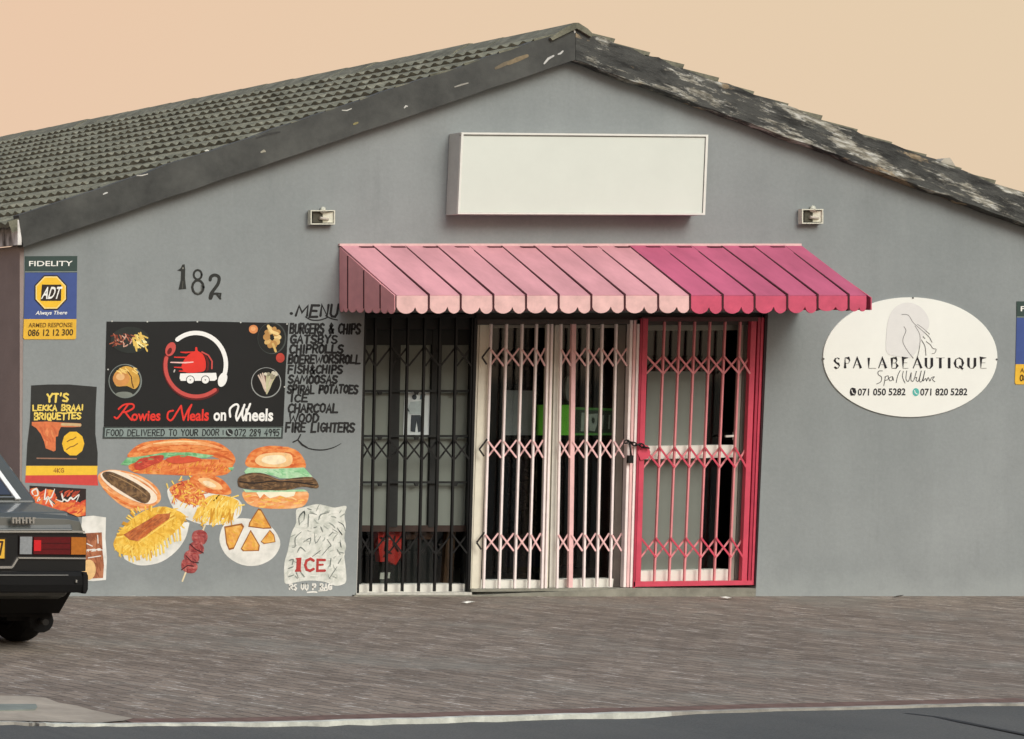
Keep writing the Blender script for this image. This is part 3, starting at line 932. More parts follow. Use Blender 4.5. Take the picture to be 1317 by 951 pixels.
# red gate
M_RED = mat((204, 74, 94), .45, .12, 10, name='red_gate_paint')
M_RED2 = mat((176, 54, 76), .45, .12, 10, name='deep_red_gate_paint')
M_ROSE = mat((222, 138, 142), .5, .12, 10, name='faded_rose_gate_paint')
g3 = thing('security_gate', 'red folding trellis gate over the door at the right end', 'gate', P(893, 757, .03), GRP)
t3 = [855.5, 875, 894.5, 914, 933.5, 953]; b3 = [842, 861, 880.5, 900, 919, 938.5]
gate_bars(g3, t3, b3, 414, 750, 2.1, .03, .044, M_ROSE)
mb = MB(); mb.bar((830.5, 410), (820.5, 754), 6.5, .018, .055, M_RED); mb.bar((825.5, 410), (815.5, 757), 2.4, .012, .05, M_RED2); mb.build('post', g3, 'left red post')
mb = MB(); mb.pxprism([(826, 571), (834, 574), (836.5, 582), (834, 590), (824, 592), (820, 582)], .006, .017, M_RED); mb.build('lock_plate', g3)
for i, (a, b_, w, m) in enumerate(((970, 957, 6.5, M_RED), (977, 963.5, 3.2, M_RED2), (981.5, 968, 3.2, M_RED))):
    mb = MB(); mb.bar((a, 409), (b_, 752), w, .022 - .004 * i, .055, m); mb.build('post' if i == 0 else 'folded_bar', g3)
mb = MB(); mb.bar((986, 405), (972, 754), 3.0, .004, .03, mat((44, 20, 26), .6, .2)); mb.build('wall_channel', g3)
mb = MB(); mb.pxprism([(815, 748.5), (970, 747), (970, 752.5), (815, 755)], .012, .056, M_RED); mb.build('bottom_rail', g3)
mb = MB(); mb.pxprism([(826, 408), (984, 408), (984, 413.5), (826, 413.5)], .02, .055, mat((96, 66, 66), .6, .2)); mb.build('top_track', g3)
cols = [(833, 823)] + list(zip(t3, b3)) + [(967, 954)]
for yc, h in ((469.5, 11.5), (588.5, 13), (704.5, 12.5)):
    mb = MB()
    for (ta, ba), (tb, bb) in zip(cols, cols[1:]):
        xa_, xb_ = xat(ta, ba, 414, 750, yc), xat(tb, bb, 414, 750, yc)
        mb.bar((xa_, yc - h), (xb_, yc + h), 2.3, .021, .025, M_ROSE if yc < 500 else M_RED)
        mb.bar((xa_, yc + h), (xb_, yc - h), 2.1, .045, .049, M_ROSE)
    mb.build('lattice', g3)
# chain
ch = thing('chain', 'short black chain and padlock tying the red gate to the pale bars', 'chain', P(818, 573, -.01))
mb = MB()
pts = [(803, 569), (808, 567.5), (813, 570), (818, 572.5), (823, 571.5), (828, 575), (834, 576.5)]
for i, (a, b_) in enumerate(zip(pts, pts[1:])):
    p0, p1 = P(*a, -.012), P(*b_, -.012)
    mid_ = (p0 + p1) / 2; d = (p1 - p0); n_ = Vector((0, 1, 0)) if i % 2 else d.cross(Vector((0, 1, 0))).normalized()
    ring = []
    for k in range(13):
        a_ = 2 * math.pi * k / 12
        ring.append(mid_ + d * .62 * math.cos(a_) + n_ * .012 * math.sin(a_))
    mb.tube(ring, .0055, M_BLK, 6, cap=False)
mb.build('links', ch)
mb = MB(); mb.tube([P(810, 570, -.012), P(811, 580, -.014), P(812, 588, -.012)], .006, M_BLK, 6)
mb.pxprism([(808.5, 586), (815, 586), (814.5, 596), (808, 596)], -.02, .0, M_BLK); mb.build('padlock', ch)

# ================================================================== THINGS SEEN THROUGH THE GLASS
o = thing('poster', 'small white poster with a dark figure taped inside the window behind the black gate', 'poster', P(538, 560, .17))
mb = MB(); mb.pxprism([(520.5, 504.5), (557, 504.5), (555.5, 560), (518.5, 560)], .1705, .1715, mat((206, 216, 216), .6, .06)); mb.build('sheet', o)
mb = MB(); mb.y0 = .168; dk = mat((58, 66, 72), .7, .2)
mb.ell(533, 511, 3, 3.4, dk, 1); mb.poly([(528, 517), (541, 516), (546, 530), (542, 533), (527, 533), (524, 528)], mat((170, 184, 184), .7, .2), 1)
mb.poly([(529, 534), (541, 534), (543, 555), (538, 556), (536, 541), (534, 556), (528, 555)], dk, 1); mb.poly([(541, 507), (547, 507), (546, 514), (540, 514)], mat((90, 110, 120), .7, .2), 1)
mb.stroke([(523, 524), (526, 529)], 1.6, dk, 1); mb.build('printed_figure', o)

ZF = .012
o = thing('red_sack', 'red printed sack standing low behind the black gate', 'sack', P(497, 740, .5))
mb = MB(); rr = random.Random(3)
outl = [(486, 683), (500, 681), (517, 683), (518, 700), (516, 716), (509, 727), (500, 722), (489, 723), (487, 704)]
mb.pxprism(outl, .2, .26, mat((214, 58, 50), .6, .25, 12)); mb.build('sack_body', o)
mb = MB(); mb.y0 = .198
for pts in ([(490, 692), (497, 697), (495, 708), (503, 712)], [(508, 690), (506, 700), (512, 709)], [(494, 716), (499, 709)]): mb.stroke(pts, 2.6, mat((70, 40, 36), .7, .2), 0)
mb.stroke([(495, 696), (504, 693)], 1.4, mat((214, 150, 130), .7, .2), 1)
mb.build('print', o)
mb = MB(); mb.pxprism([(487, 723), (518, 723), (517, 760), (487, 760)], .27, .36, mat((42, 44, 42), .7, .2)); mb.build('crate', o)
o = thing('white_tag', 'small white price tag low behind the black gate, below the red sack', 'tag', P(495, 745, .3))
mb = MB(); mb.pxprism([(489.5, 737), (497, 736.5), (496, 745), (488.5, 745)], .19, .197, M_WHITE); mb.pxprism([(499.5, 736.5), (502, 736.5), (501, 744), (498.5, 744)], .19, .197, M_WHITE)
mb.pxprism([(489, 745), (496, 745), (496, 752), (489, 752)], .192, .199, mat((96, 96, 92), .6, .1)); mb.build('tag_card', o)
o = thing('wooden_plank', 'brown wooden board leaning upright inside behind the black gate', 'board', P(572, 752, .6))
mb = MB(); mb.pxprism([(575, 682), (586, 682), (582, 752), (570, 752)], .2, .24, mat((92, 66, 46), .7, .25, 8, stretch=(4, 4, .4))); mb.build('plank', o)
mb = MB(); mb.pxprism([(523, 684), (560, 684), (559, 694), (522, 694)], .2, .6, mat((84, 58, 46), .7, .2)); mb.pxprism([(524, 694), (559, 694), (558, 752), (523, 752)], .22, .6, mat((26, 27, 27), .7, .2))
o2 = thing('low_cabinet', 'dark low cabinet with brown top behind the black gate', 'cabinet', P(540, 752, .7)); mb.build('carcass', o2)

o = thing('green_sign_box', 'bright green board hanging in the dark behind the middle doors', 'sign', P(715, 560, .2))
YB = .20
M_GRN = mat((120, 214, 60), .5, .1, name='green_board')
mb = MB(); mb.pxprism([(693, 521), (737, 521), (736, 560), (692, 560)], YB, YB + .02, M_GRN); mb.build('panel', o)
o = thing('display_panel', 'dark green framed panel with pale lettering right of the bright green board', 'sign', P(770, 560, .2))
mb = MB(); mb.pxprism([(738, 524), (802, 526), (801, 560), (737, 560)], YB + .012, YB + .03, mat((88, 160, 74), .5, .1)); mb.build('frame', o)
mb = MB(); mb.pxprism([(740.5, 527), (799, 529), (798, 557), (739.5, 557)], YB + .006, YB + .0115, mat((44, 62, 50), .4, .25, 5)); mb.build('panel', o)
mb = MB(); mb.y0 = YB + .0045; pl = mat((158, 172, 160), .6, .2)
for pts in ([(748, 531), (752, 531), (751, 555), (747, 555)], [(757, 533), (769, 532), (768, 546), (765, 555), (758, 554)], [(773, 535), (777, 534), (775, 552), (772, 552)], [(783, 534), (785, 534), (784, 552), (782, 552)]): mb.poly(pts, pl, 1)
mb.ell(763, 541, 2, 4, mat((44, 62, 50), .4, .25, 5), 2, n=14); mb.build('lettering', o)
o = thing('grey_panel', 'grey notice board hanging in the dark left of the green board', 'board', P(668, 560, .26))
mb = MB(); mb.pxprism([(651, 502), (688, 503), (686, 560), (649, 560)], .26, .27, mat((150, 156, 158), .6, .1)); mb.build('sheet', o)
o = thing('wall_clock', 'pale oval object hanging inside above the bright green board', 'ornament', P(733, 500, .3))
mb = MB(); a = [(732 + 5 * math.cos(k * .314), 500 + 16 * math.sin(k * .314)) for k in range(20)]; mb.pxprism(a, .3, .33, mat((150, 152, 146), .6, .1)); mb.build('disc', o)
o = thing('drinks_fridge', 'dark tall fridge standing inside behind the middle doors', 'fridge', P(660, 760, 2.2))
x0, x1 = P(640, 0, 2.2).x, P(706, 0, 2.2).x
mb = MB(); mb.box(x0, x1, 2.2, 2.8, ZF, 1.9, mat((30, 36, 34), .4, .15)); mb.build('cabinet', o)
mb = MB(); mb.box(x0 + .06, x1 - .06, 2.185, 2.198, .3, 1.75, mat((20, 26, 30), .25, .2)); mb.build('door', o)
mb = MB(); mb.box(x0 + .05, x1 - .05, 2.18, 2.196, .06, .26, mat((26, 34, 70), .5, .15)); mb.build('kick_panel', o)

# ================================================================== AWNING
aw = thing('awning', 'faded pink scalloped metal awning with a deeper pink right end over the doors', 'awning', P(735, 400, 0))
PA = .70
topx = [437, 479, 520, 561, 602, 644, 686, 727, 767, 808, 848, 888, 927, 968, 1008, 1030]
frx = [510, 552, 593, 635, 677, 719, 761, 804, 847, 888, 930, 971, 1013, 1052, 1092, 1115]
M_PAN = [mat((196, 140, 147), .65, .2, 3.5, stretch=(1, .5, .5), name='faded_pink_metal'), mat((176, 86, 114), .65, .2, 3.5, stretch=(1, .5, .5), name='deep_pink_metal')]
M_VAL = [mat((224, 182, 178), .65, .16, 9, name='pale_pink_valance'), mat((200, 82, 108), .65, .16, 9, name='deep_pink_valance')]
M_SEAM_SHADE = mat((66, 22, 30), .7, .2, name='seam_shade_paint')  # bars coloured dark for the shadow line where panels overlap
def scallop(x0, x1, ytop, ybase, ybot, n=9):
    w = x1 - x0; m_ = x0 + w * .58
    pts = [(x1, ytop), (x1, ybase)]
    for (a, b_) in ((x1, m_), (m_, x0)):
        for k in range(1, n + 1):
            u = k / n
            pts.append((a + (b_ - a) * u, ybase + (ybot - ybase) * math.sin(math.pi * u) ** .55))
    pts.append((x0, ytop))
    return pts
rr = random.Random(21)
for i in range(15):
    c = 0 if i < 9 else 1
    rx = rr.uniform(-.004, .006)
    mb = MB()
    t0, t1_ = topx[i], topx[i + 1] - .7; f0, f1 = frx[i], frx[i + 1] - .7
    A = [P(t0, 316, -.004), P(t1_, 316, -.004), P(f1, 381, -PA), P(f0, 381, -PA)]
    lift = Vector((0, -.003, .010))
    mb.hexa([p + lift * (.6 + rx * 30) for p in A], [p - Vector((0, 0, .006)) for p in A], M_PAN[c])
    po = mb.build('awning_panel', aw, None if c == 0 else 'deeper pink panel')
    mb = MB()
    yb = 395 + rr.uniform(-.6, .6)
    sc = scallop(f0 + .3, f1, 380.5 if c == 0 else 381, yb, yb + (8.5 if i < 13 else 5.5))
    y_a = -PA - .012; 
    v3 = [P(px, py, y_a) for px, py in sc]
    tr = tessellate_polygon([[Vector((p.x, p.z, 0)) for p in v3]])
    va_ = [mb.bm.verts.new(p) for p in v3]; vb_ = [mb.bm.verts.new((p.x, y_a + .008, p.z)) for p in v3]; k = mb.mi(M_VAL[c])
    for tt in tr:
        mb.bm.faces.new([va_[j] for j in tt]).material_index = k; mb.bm.faces.new([vb_[j] for j in tt][::-1]).material_index = k
    for j in range(len(v3)):
        jj = (j + 1) % len(v3); mb.bm.faces.new((va_[j], va_[jj], vb_[jj], vb_[j])).material_index = k
    mb.build('valance', po)
    if i < 14:
        mb = MB()
        a0, a1 = P(topx[i + 1], 317.5, -.012) + Vector((0, 0, .012)), P(frx[i + 1] - .2, 380.5, -PA - .004) + Vector((0, 0, .012))
        wv = Vector((.0065, 0, 0))
        mb.hexa([a0 - wv, a0 + wv, a0 + wv - Vector((0, 0, .02)), a0 - wv - Vector((0, 0, .02))], [a1 - wv, a1 + wv, a1 + wv - Vector((0, 0, .02)), a1 - wv - Vector((0, 0, .02))], M_SEAM_SHADE)
        mb.pxprism([(frx[i + 1] - 1.3, 380), (frx[i + 1] + 1.0, 380), (frx[i + 1] + .9, 400), (frx[i + 1] - 1.2, 400)], -PA - .016, -PA + .006, M_SEAM_SHADE)
        mb.pxprism([(topx[i + 1] - 16, 317), (topx[i + 1] + 1, 317), (topx[i + 1] + 3, 319.6), (topx[i + 1] - 13, 319.2)], -.05, -.034, M_SEAM_SHADE)
        mb.build('seam_shade', po)
# left end cheek, four upright strips
M_CHK = mat((226, 160, 164), .65, .12, 6, name='cheek_pink_metal')
sx = [437, 449, 470.5, 492, 510.5]
for i in range(4):
    u0, u1 = (sx[i] - 437) / 73.5, (sx[i + 1] - .9 - 437) / 73.5
    y0_, y1_ = -PA * u0 - .006, -PA * u1 - .006
    xw = P(437, 316, -.004).x
    def Q(u, y, py):
        p = P(437 + 73.5 * u, py, y); return Vector((xw - .004, y, p.z))
    tp0, tp1 = 318 + 63 * u0, 318 + 63 * u1
    n = 8
    loop = [Q(u0, y0_, tp0), Q(u1, y1_, tp1)]
    for k in range(n * 2 + 1):
        u = u1 + (u0 - u1) * k / (n * 2); y = y1_ + (y0_ - y1_) * k / (n * 2)
        base_y = 399 + 2.5 * u
        loop.append(Q(u, y, base_y - 3 + 5.5 * abs(math.sin(math.pi * k / n)) ** .6))
    mb = MB()
    tri = tessellate_polygon([[Vector((p.y, p.z, 0)) for p in loop]])
    va_ = [mb.bm.verts.new(p) for p in loop]; vb_ = [mb.bm.verts.new(p + Vector((.008, 0, 0))) for p in loop]; kk = mb.mi(M_CHK)
    for tt in tri:
        mb.bm.faces.new([va_[j] for j in tt]).material_index = kk; mb.bm.faces.new([vb_[j] for j in tt][::-1]).material_index = kk
    for j in range(len(loop)):
        jj = (j + 1) % len(loop); mb.bm.faces.new((va_[j], va_[jj], vb_[jj], vb_[j])).material_index = kk
    po = mb.build('end_panel', aw)
    if i:
        mb = MB(); a0, a1 = Q(u0, y0_ + .006, tp0 + 1), Q(u0, y0_ + .006, 397)
        mb.hexa([a0 + Vector((-.003, -.004, 0)), a0 + Vector((-.003, .004, 0)), a0 + Vector((.006, .004, 0)), a0 + Vector((.006, -.004, 0))],
                [a1 + Vector((-.003, -.004, 0)), a1 + Vector((-.003, .004, 0)), a1 + Vector((.006, .004, 0)), a1 + Vector((.006, -.004, 0))], M_SEAM_SHADE); mb.build('seam_shade', po)
# right end cheek and frame (turned away from the street view)
mb = MB(); p0, p1, p2, p3 = P(1029, 318, -.006), P(1114, 383, -PA), P(1114, 399, -PA), P(1029, 399, -.006)
mb.hexa([Vector((p0.x, p.y, p.z)) for p in (p0, p1, p2, p3)], [Vector((p0.x - .008, p.y, p.z)) for p in (p0, p1, p2, p3)], M_VAL[1]); mb.build('end_panel', aw)
mb = MB(); mb.pxprism([(437, 313.5), (1031, 313.5), (1031, 316.5), (437, 316.5)], -.02, -.002, mat((222, 184, 182), .6, .1)); mb.build('wall_flashing', aw)
mb = MB(); mb.tube([P(512, 386, -PA + .03), P(1112, 386, -PA + .03)], .014, M_DARKFR, 8); mb.build('front_rail', aw)

# ================================================================== BLANK SIGN BOX
sb = thing('sign_box', 'large blank white sign box under the gable peak', 'sign', P(745, 276, -.08))
YS = -.15
M_SFACE = mat((212, 217, 208), .5, .035, 2.2, name='blank_sign_face')
M_SIDEB = mat((196, 198, 192), .5, .06, name='sign_side_metal')
M_TRIM = mat((224, 224, 216), .45, .06, name='sign_trim')
ft = [(593.5, 170.5), (911, 173.5), (907, 276.5), (589, 275.5)]
a = [P(*p, YS) for p in ft]
mb = MB(); mb.hexa([p + Vector((0, .012, 0)) for p in a], [Vector((p.x, -.004, p.z)) for p in a], M_SIDEB); mb.build('casing', sb)
mb = MB(); mb.pxprism([(596, 173.5), (908, 176), (904, 274), (591.5, 273)], YS + .002, YS + .011, M_SFACE); mb.build('face', sb)
mb = MB()
mb.pxprism([(593.5, 170.5), (911, 173.5), (911, 176), (593.5, 173)], YS - .006, YS + .012, M_TRIM)
mb.pxprism([(589, 273.2), (907, 274.2), (907, 276.6), (589, 275.6)], YS - .006, YS + .012, M_TRIM)
mb.pxprism([(593.5, 173), (596.3, 173), (591.8, 273.2), (589, 273.2)], YS - .006, YS + .012, M_TRIM)
mb.pxprism([(908.2, 176), (911, 176), (907, 274.2), (904.2, 274.2)], YS - .006, YS + .012, M_TRIM)
mb.build('trim', sb)
mb = MB()
mb.pxprism([(591.5, 173.6), (908, 176.2), (908, 177.3), (591.5, 174.9)], YS - .0005, YS + .0015, mat((120, 120, 112), .6, .1))  # dark line painting in the shading below the top trim
mb.pxprism([(907, 176.5), (907.8, 176.5), (903.9, 274), (903.1, 274)], YS - .0005, YS + .0015, mat((90, 90, 86), .6, .1))
mb.build('shade_and_edge_lines', sb)

# ================================================================== FLOODLIGHTS
def flood(x0, y0, x1, y1, label):
    r_ = thing('floodlight', label, 'wall light', P((x0 + x1) / 2, y1, 0), 'floodlights on the gable wall')
    M_H = mat((206, 206, 190), .5, .2, 40); 
    yf = -.05; w, h = x1 - x0, y1 - y0
    mb = MB()
    mb.pxprism([(x0, y0), (x1, y0), (x1, y0 + 1.4), (x0, y0 + 1.4)], yf, -.012, M_H)
    mb.pxprism([(x0, y1 - 1.5), (x1, y1 - 1.5), (x1, y1), (x0, y1)], yf, -.012, M_H)
    mb.pxprism([(x0, y0 + 1.4), (x0 + 1.5, y0 + 1.4), (x0 + 1.5, y1 - 1.5), (x0, y1 - 1.5)], yf, -.012, M_H)
    mb.pxprism([(x1 - 1.5, y0 + 1.4), (x1, y0 + 1.4), (x1, y1 - 1.5), (x1 - 1.5, y1 - 1.5)], yf, -.012, M_H)
    mb.pxprism([(x0 + 1, y0 + 1), (x1 - 1, y0 + 1), (x1 - 1, y1 - 1), (x0 + 1, y1 - 1)], -.014, -.001, mat((60, 60, 54), .6, .2))
    hs = mb.build('housing', r_)
    mb = MB()
    # trough reflector: shaded near side and lit far side painted in
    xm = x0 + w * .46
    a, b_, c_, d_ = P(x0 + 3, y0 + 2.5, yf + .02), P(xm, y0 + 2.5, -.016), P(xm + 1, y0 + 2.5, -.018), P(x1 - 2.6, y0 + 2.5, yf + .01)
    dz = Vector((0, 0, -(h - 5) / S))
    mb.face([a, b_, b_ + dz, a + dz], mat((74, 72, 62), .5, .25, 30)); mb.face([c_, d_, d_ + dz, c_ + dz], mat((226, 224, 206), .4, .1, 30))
    mb.build('reflector', r_)
    mb = MB(); mb.tube([P(xm - 3, (y0 + y1) / 2 + 1, -.03), P(xm + 8, (y0 + y1) / 2 + 2.5, -.03)], .012, mat((190, 182, 170), .3, .1), 8); mb.build('bulb', r_)
    mb = MB(); mb.tube([P(x0 + w / 2, y0 - 2, -.01), P(x0 + w / 2, y0 + 2, -.04)], .018, M_H, 8); mb.build('bracket', r_)
flood(399.5, 270.5, 431, 289, 'small weathered floodlight on the wall between the house number and the blank sign box')
flood(1031.5, 269, 1059, 288, 'small weathered floodlight above the right end of the awning and the oval sign')

# ================================================================== SIGNS
def sheet(mb, pts, m, y=-.004, th=.003):
    mb.pxprism(pts, y, y + th, m)

# alarm company boards
def alarm_sign(dx, dy, label):
    A_ = crop(20 + dx, 320 + dy, 7.61)
    r_ = thing('alarm_sign', label, 'sign', P(*A_(330, 890), 0), 'alarm company boards on the wall')
    mb = MB(); sheet(mb, A_([(92, 75), (605, 72), (602, 235), (92, 235)]), mat((52, 70, 66), .5, .08)); sheet(mb, A_([(92, 235), (602, 235), (596, 690), (82, 690)]), mat((62, 82, 140), .5, .08))
    sheet(mb, A_([(82, 690), (596, 690), (592, 875), (580, 888), (85, 888), (75, 870)]), mat((226, 178, 56), .5, .08)); mb.build('board', r_)
    wht = mat((236, 236, 230), .5, .03); drk = mat((44, 34, 26), .5, .05); yel = mat((238, 190, 50), .5, .05)
    mb = MB(); mb.y0 = -.0055
    oc_ = [(345 + 172 * math.cos(R(22.5 + 45 * k)), 430 + 184 * math.sin(R(22.5 + 45 * k))) for k in range(8)]
    oc2 = [(345 + 160 * math.cos(R(22.5 + 45 * k)), 430 + 171 * math.sin(R(22.5 + 45 * k))) for k in range(8)]
    oc3 = [(345 + 148 * math.cos(R(22.5 + 45 * k)), 430 + 158 * math.sin(R(22.5 + 45 * k))) for k in range(8)]
    mb.poly(A_(oc_), drk, 0); mb.poly(A_(oc2), mat((240, 214, 140), .5, .03), 1); mb.poly(A_(oc3), yel, 2)
    mb.poly(A_([(258, 352), (448, 352), (445, 512), (245, 512)]), drk, 3)
    mb.text('ADT', [A_(285, 375), A_(462, 372), A_(425, 492), A_(248, 492)], wht, 4, .02); mb.build('emblem', r_)
    mb = MB(); mb.y0 = -.0055
    mb.text('FIDELITY', A_([(132, 122), (560, 120), (556, 170), (132, 172)]), wht, 0, .012)
    mb.stroke(A_([(95, 228), (600, 226)]), .9, mat((140, 150, 140), .5, .05), 0)
    mb.text('Always There', A_([(205, 610), (510, 608), (500, 655), (190, 660)]), wht, 0, .015)
    mb.text('ARMED RESPONSE', A_([(130, 728), (560, 724), (556, 768), (126, 772)]), mat((110, 78, 20), .5, .05), 0, .012)
    mb.text('086 12 12 300', A_([(124, 790), (566, 786), (562, 850), (120, 858)]), mat((70, 52, 22), .5, .05), 0, .022)
    mb.build('lettering', r_)
alarm_sign(0, 0, 'blue and yellow alarm board with octagon near the left corner, fully in view')
alarm_sign(1275.5, 58, 'blue and yellow alarm board cut off by the right edge of the photo')

# house number
PAINT = .25
B_ = crop(200, 320, 11.89)
hn = thing('house_number', 'dark painted house number 182 above the black banner', 'house number', P(257, 385, 0))
dk = mat((44, 45, 42), .7, .25, 60); gr = mat((128, 128, 120), .7, .1)
mb = MB(); mb.poly(B_([(330, 335), (385, 300), (410, 245), (445, 238), (455, 320), (452, 450), (470, 620), (425, 622), (350, 630), (385, 480), (390, 350)]), dk, 0)
mb.ell(*B_(420, 300), 1.0, 1.3, gr, 1, n=10); mb.stroke(B_([(412, 610), (420, 500)]), .9, mat((84, 84, 78), .7, .1), 1); mb.build('digit', hn)
mb = MB(); mb.stroke([B_(645 + 62 * math.cos(a * .5236), 400 + 72 * math.sin(a * .5236)) for a in range(13)], 2.7, dk, 0)
mb.stroke([B_(648 + 86 * math.cos(a * .5236), 590 + 106 * math.sin(a * .5236)) for a in range(13)], 3.1, dk, 2); mb.stroke(B_([(590, 450), (650, 480), (700, 420)]), 1.2, dk, 1)
mb.stroke(B_([(700, 560), (700, 640), (650, 690), (600, 660)]), 1.0, mat((96, 96, 90), .7, .1), 3); mb.build('digit', hn)
mb = MB(); mb.stroke(smooth_pts(B_([(835, 480), (850, 430), (910, 405), (970, 440), (960, 530), (900, 620), (850, 690), (835, 760)]), 4), 4.2, dk, 0)
mb.stroke(B_([(850, 765), (880, 690), (930, 690), (990, 765)]), 3.0, dk, 1); mb.stroke(B_([(930, 685), (995, 690), (985, 760)]), 2.4, dk, 2); mb.build('digit', hn)

# black food banner
PAINT = 1.0
C3 = crop(120, 400, 5.065)
bn = thing('banner', 'black food delivery banner with red and white lettering and a plate logo', 'banner', P(250, 565, 0))
M_BAN = mat((24, 26, 27), .45, .12, 4, name='black_vinyl')
mb = MB(); sheet(mb, C3([(88, 70), (350, 71), (680, 68), (960, 74), (1272, 80), (1252, 420), (1238, 752), (70, 754)]), M_BAN)
mb.build('vinyl', bn)
mb = MB(); sheet(mb, C3([(66, 756), (1238, 754), (1233, 832), (62, 832)]), mat((58, 66, 64), .5, .06)); sheet(mb, C3([(78, 764), (1226, 762), (1222, 822), (74, 822)]), mat((132, 146, 142), .5, .06), -.0056, .0014); so = mb.build('grey_strip', bn)
mb = MB(); mb.y0 = -.0075; dk = mat((38, 42, 42), .5, .05)
lettering(mb, 'FOOD DELIVERED TO YOUR DOOR', C3([(88, 775), (820, 772), (818, 812), (86, 814)]), 1.15, dk, 0, .02)
mb.stroke(C3([(846, 778), (846, 808)]), .9, dk, 0)
mb.ell(*C3(886, 793), 4.6, 4.6, dk, 0, n=20); mb.stroke(C3([(874, 780), (880, 796), (898, 806)]), 1.2, mat((170, 182, 178), .5, .05), 1)
lettering(mb, '072 289 4995', C3([(924, 772), (1214, 771), (1210, 814), (922, 815)]), 1.2, dk, 0, .02)
mb.build('lettering', so)
REDL = mat((222, 52, 42), .5, .05); SAL = mat((196, 78, 72), .5, .08); WHT = mat((238, 238, 234), .5, .03); MAR = mat((92, 24, 24), .5, .1)
mb = MB(); mb.y0 = -.0058
arc = lambda cx, cy, rx, ry, a0, a1, n=26: [(cx + rx * math.cos(R(a0 + (a1 - a0) * i / n)), cy + ry * math.sin(R(a0 + (a1 - a0) * i / n))) for i in range(n + 1)]
mb.stroke(C3(arc(668, 350, 196, 206, -128, 18)), 5.6, WHT, 0)           # white spoon sweep
mb.ell(*C3(842, 448), 5.6, 9.6, WHT, 1, rot=R(18))
mb.stroke(C3(arc(672, 358, 204, 208, 50, 196)), 6.6, MAR, 0); mb.stroke(C3(arc(670, 356, 200, 202, 52, 194)), 4.8, SAL, 1)
mb.ell(*C3(503, 250), 6.2, 9.4, SAL, 2, rot=R(24)); mb.ell(*C3(497, 262), 2.6, 4.6, MAR, 3, rot=R(24))
# dome, speed lines, trolley
mb.poly(C3(smooth_pts([(590, 392), (575, 360), (598, 310), (640, 270), (662, 262), (664, 240), (676, 238), (682, 262), (712, 280), (732, 330), (728, 385), (690, 400), (620, 404)], 3, True)), REDL, 2)
mb.poly(C3([(712, 275), (742, 300), (756, 340), (752, 385), (734, 398), (742, 350), (732, 310)]), MAR, 1)
for y_, x_ in ((270, 570), (302, 528), (336, 505), (368, 528), (392, 560)):
    mb.stroke(C3([(x_, y_), (600, y_ + 2), (650, y_ - 2)]), 2.0, REDL if y_ != 336 else mat((236, 190, 184), .5, .05), 3, taper=True)
mb.stroke(C3([(708, 268), (750, 290), (774, 330), (772, 376)]), 1.9, SAL, 3)
mb.poly(C3([(566, 408), (800, 404), (806, 444), (790, 456), (570, 456), (562, 440)]), WHT, 3)
mb.stroke(C3([(530, 385), (526, 398)]), 1.6, mat((190, 186, 180), .5, .05), 2)
for cx in (632, 730):
    mb.ell(*C3(cx, 450), 5.6, 5.6, M_BAN, 4, n=20); mb.ell(*C3(cx, 450), 4.7, 4.7, WHT, 5, n=20); mb.ell(*C3(cx, 450), .9, .9, mat((90, 90, 90), .5, .05), 6, n=8)
mb.build('logo', bn)
mb = MB(); mb.y0 = -.0058
# script capitals and lettering
def script(strokes, w, m):
    for s_ in strokes: mb.stroke(smooth_pts(C3(s_), 5), w, m, 1)
script([[(138, 692), (156, 700), (190, 660), (225, 612)], [(165, 640), (200, 612), (255, 608), (262, 632), (222, 656), (195, 660)], [(208, 660), (230, 690), (250, 712)]], 2.3, REDL)
mb.text('owies', C3([(250, 652), (440, 650), (436, 718), (246, 718)]), REDL, 0, .028)
script([[(520, 650), (490, 660), (484, 700), (510, 712), (545, 660), (572, 618)], [(572, 618), (578, 660), (588, 712)], [(588, 712), (615, 650), (640, 612)], [(640, 612), (622, 660), (618, 712)]], 2.3, REDL)
mb.text('eals', C3([(628, 650), (755, 636), (752, 718), (626, 718)]), REDL, 0, .028)
mb.text('on', C3([(784, 662), (866, 660), (864, 718), (782, 718)]), WHT, 0, .03)
script([[(892, 690), (890, 640), (925, 610), (945, 622), (930, 680), (936, 714)], [(936, 714), (965, 660), (985, 612)], [(985, 612), (970, 668), (978, 714)], [(978, 714), (1005, 650), (1022, 606)]], 2.6, WHT)
mb.text('heels', C3([(992, 636), (1174, 638), (1170, 720), (988, 720)]), WHT, 0, .03)
mb.build('lettering', bn)
# printed dishes in the corners
def dish(name, parts):
    mb = MB(); mb.y0 = -.0058
    parts(mb); mb.build(name, bn)
rr = random.Random(31)
def d1(mb):
    mb.ell(*C3(240, 190), 25, 17, mat((40, 46, 44), .4, .2), 0)
    for _ in range(26):
        x, y = rr.uniform(130, 250), rr.uniform(140, 225); a = rr.uniform(0, 3.1); l = rr.uniform(15, 38)
        mb.stroke(C3([(x, y), (x + l * .5 * math.cos(a) + 5, y + l * .5 * math.sin(a)), (x + l * math.cos(a), y + l * math.sin(a))]), 1.7, rr.choice([mat((120, 50, 36), .4, .2), mat((168, 96, 72), .4, .2), mat((84, 34, 28), .4, .2), mat((206, 160, 140), .4, .2)]), 1 + _ % 3, taper=True)
    for _ in range(26):
        x, y = rr.uniform(255, 330), rr.uniform(140, 225); a = rr.uniform(.2, 1.5); l = rr.uniform(30, 55)
        mb.stroke(C3([(x, y), (x + l * math.cos(a), y + l * math.sin(a))]), 2.0, rr.choice([mat((236, 214, 130), .5, .1), mat((222, 188, 96), .5, .1), mat((244, 232, 170), .5, .1)]), 2 + _ % 3)
dish('printed_dish', d1)
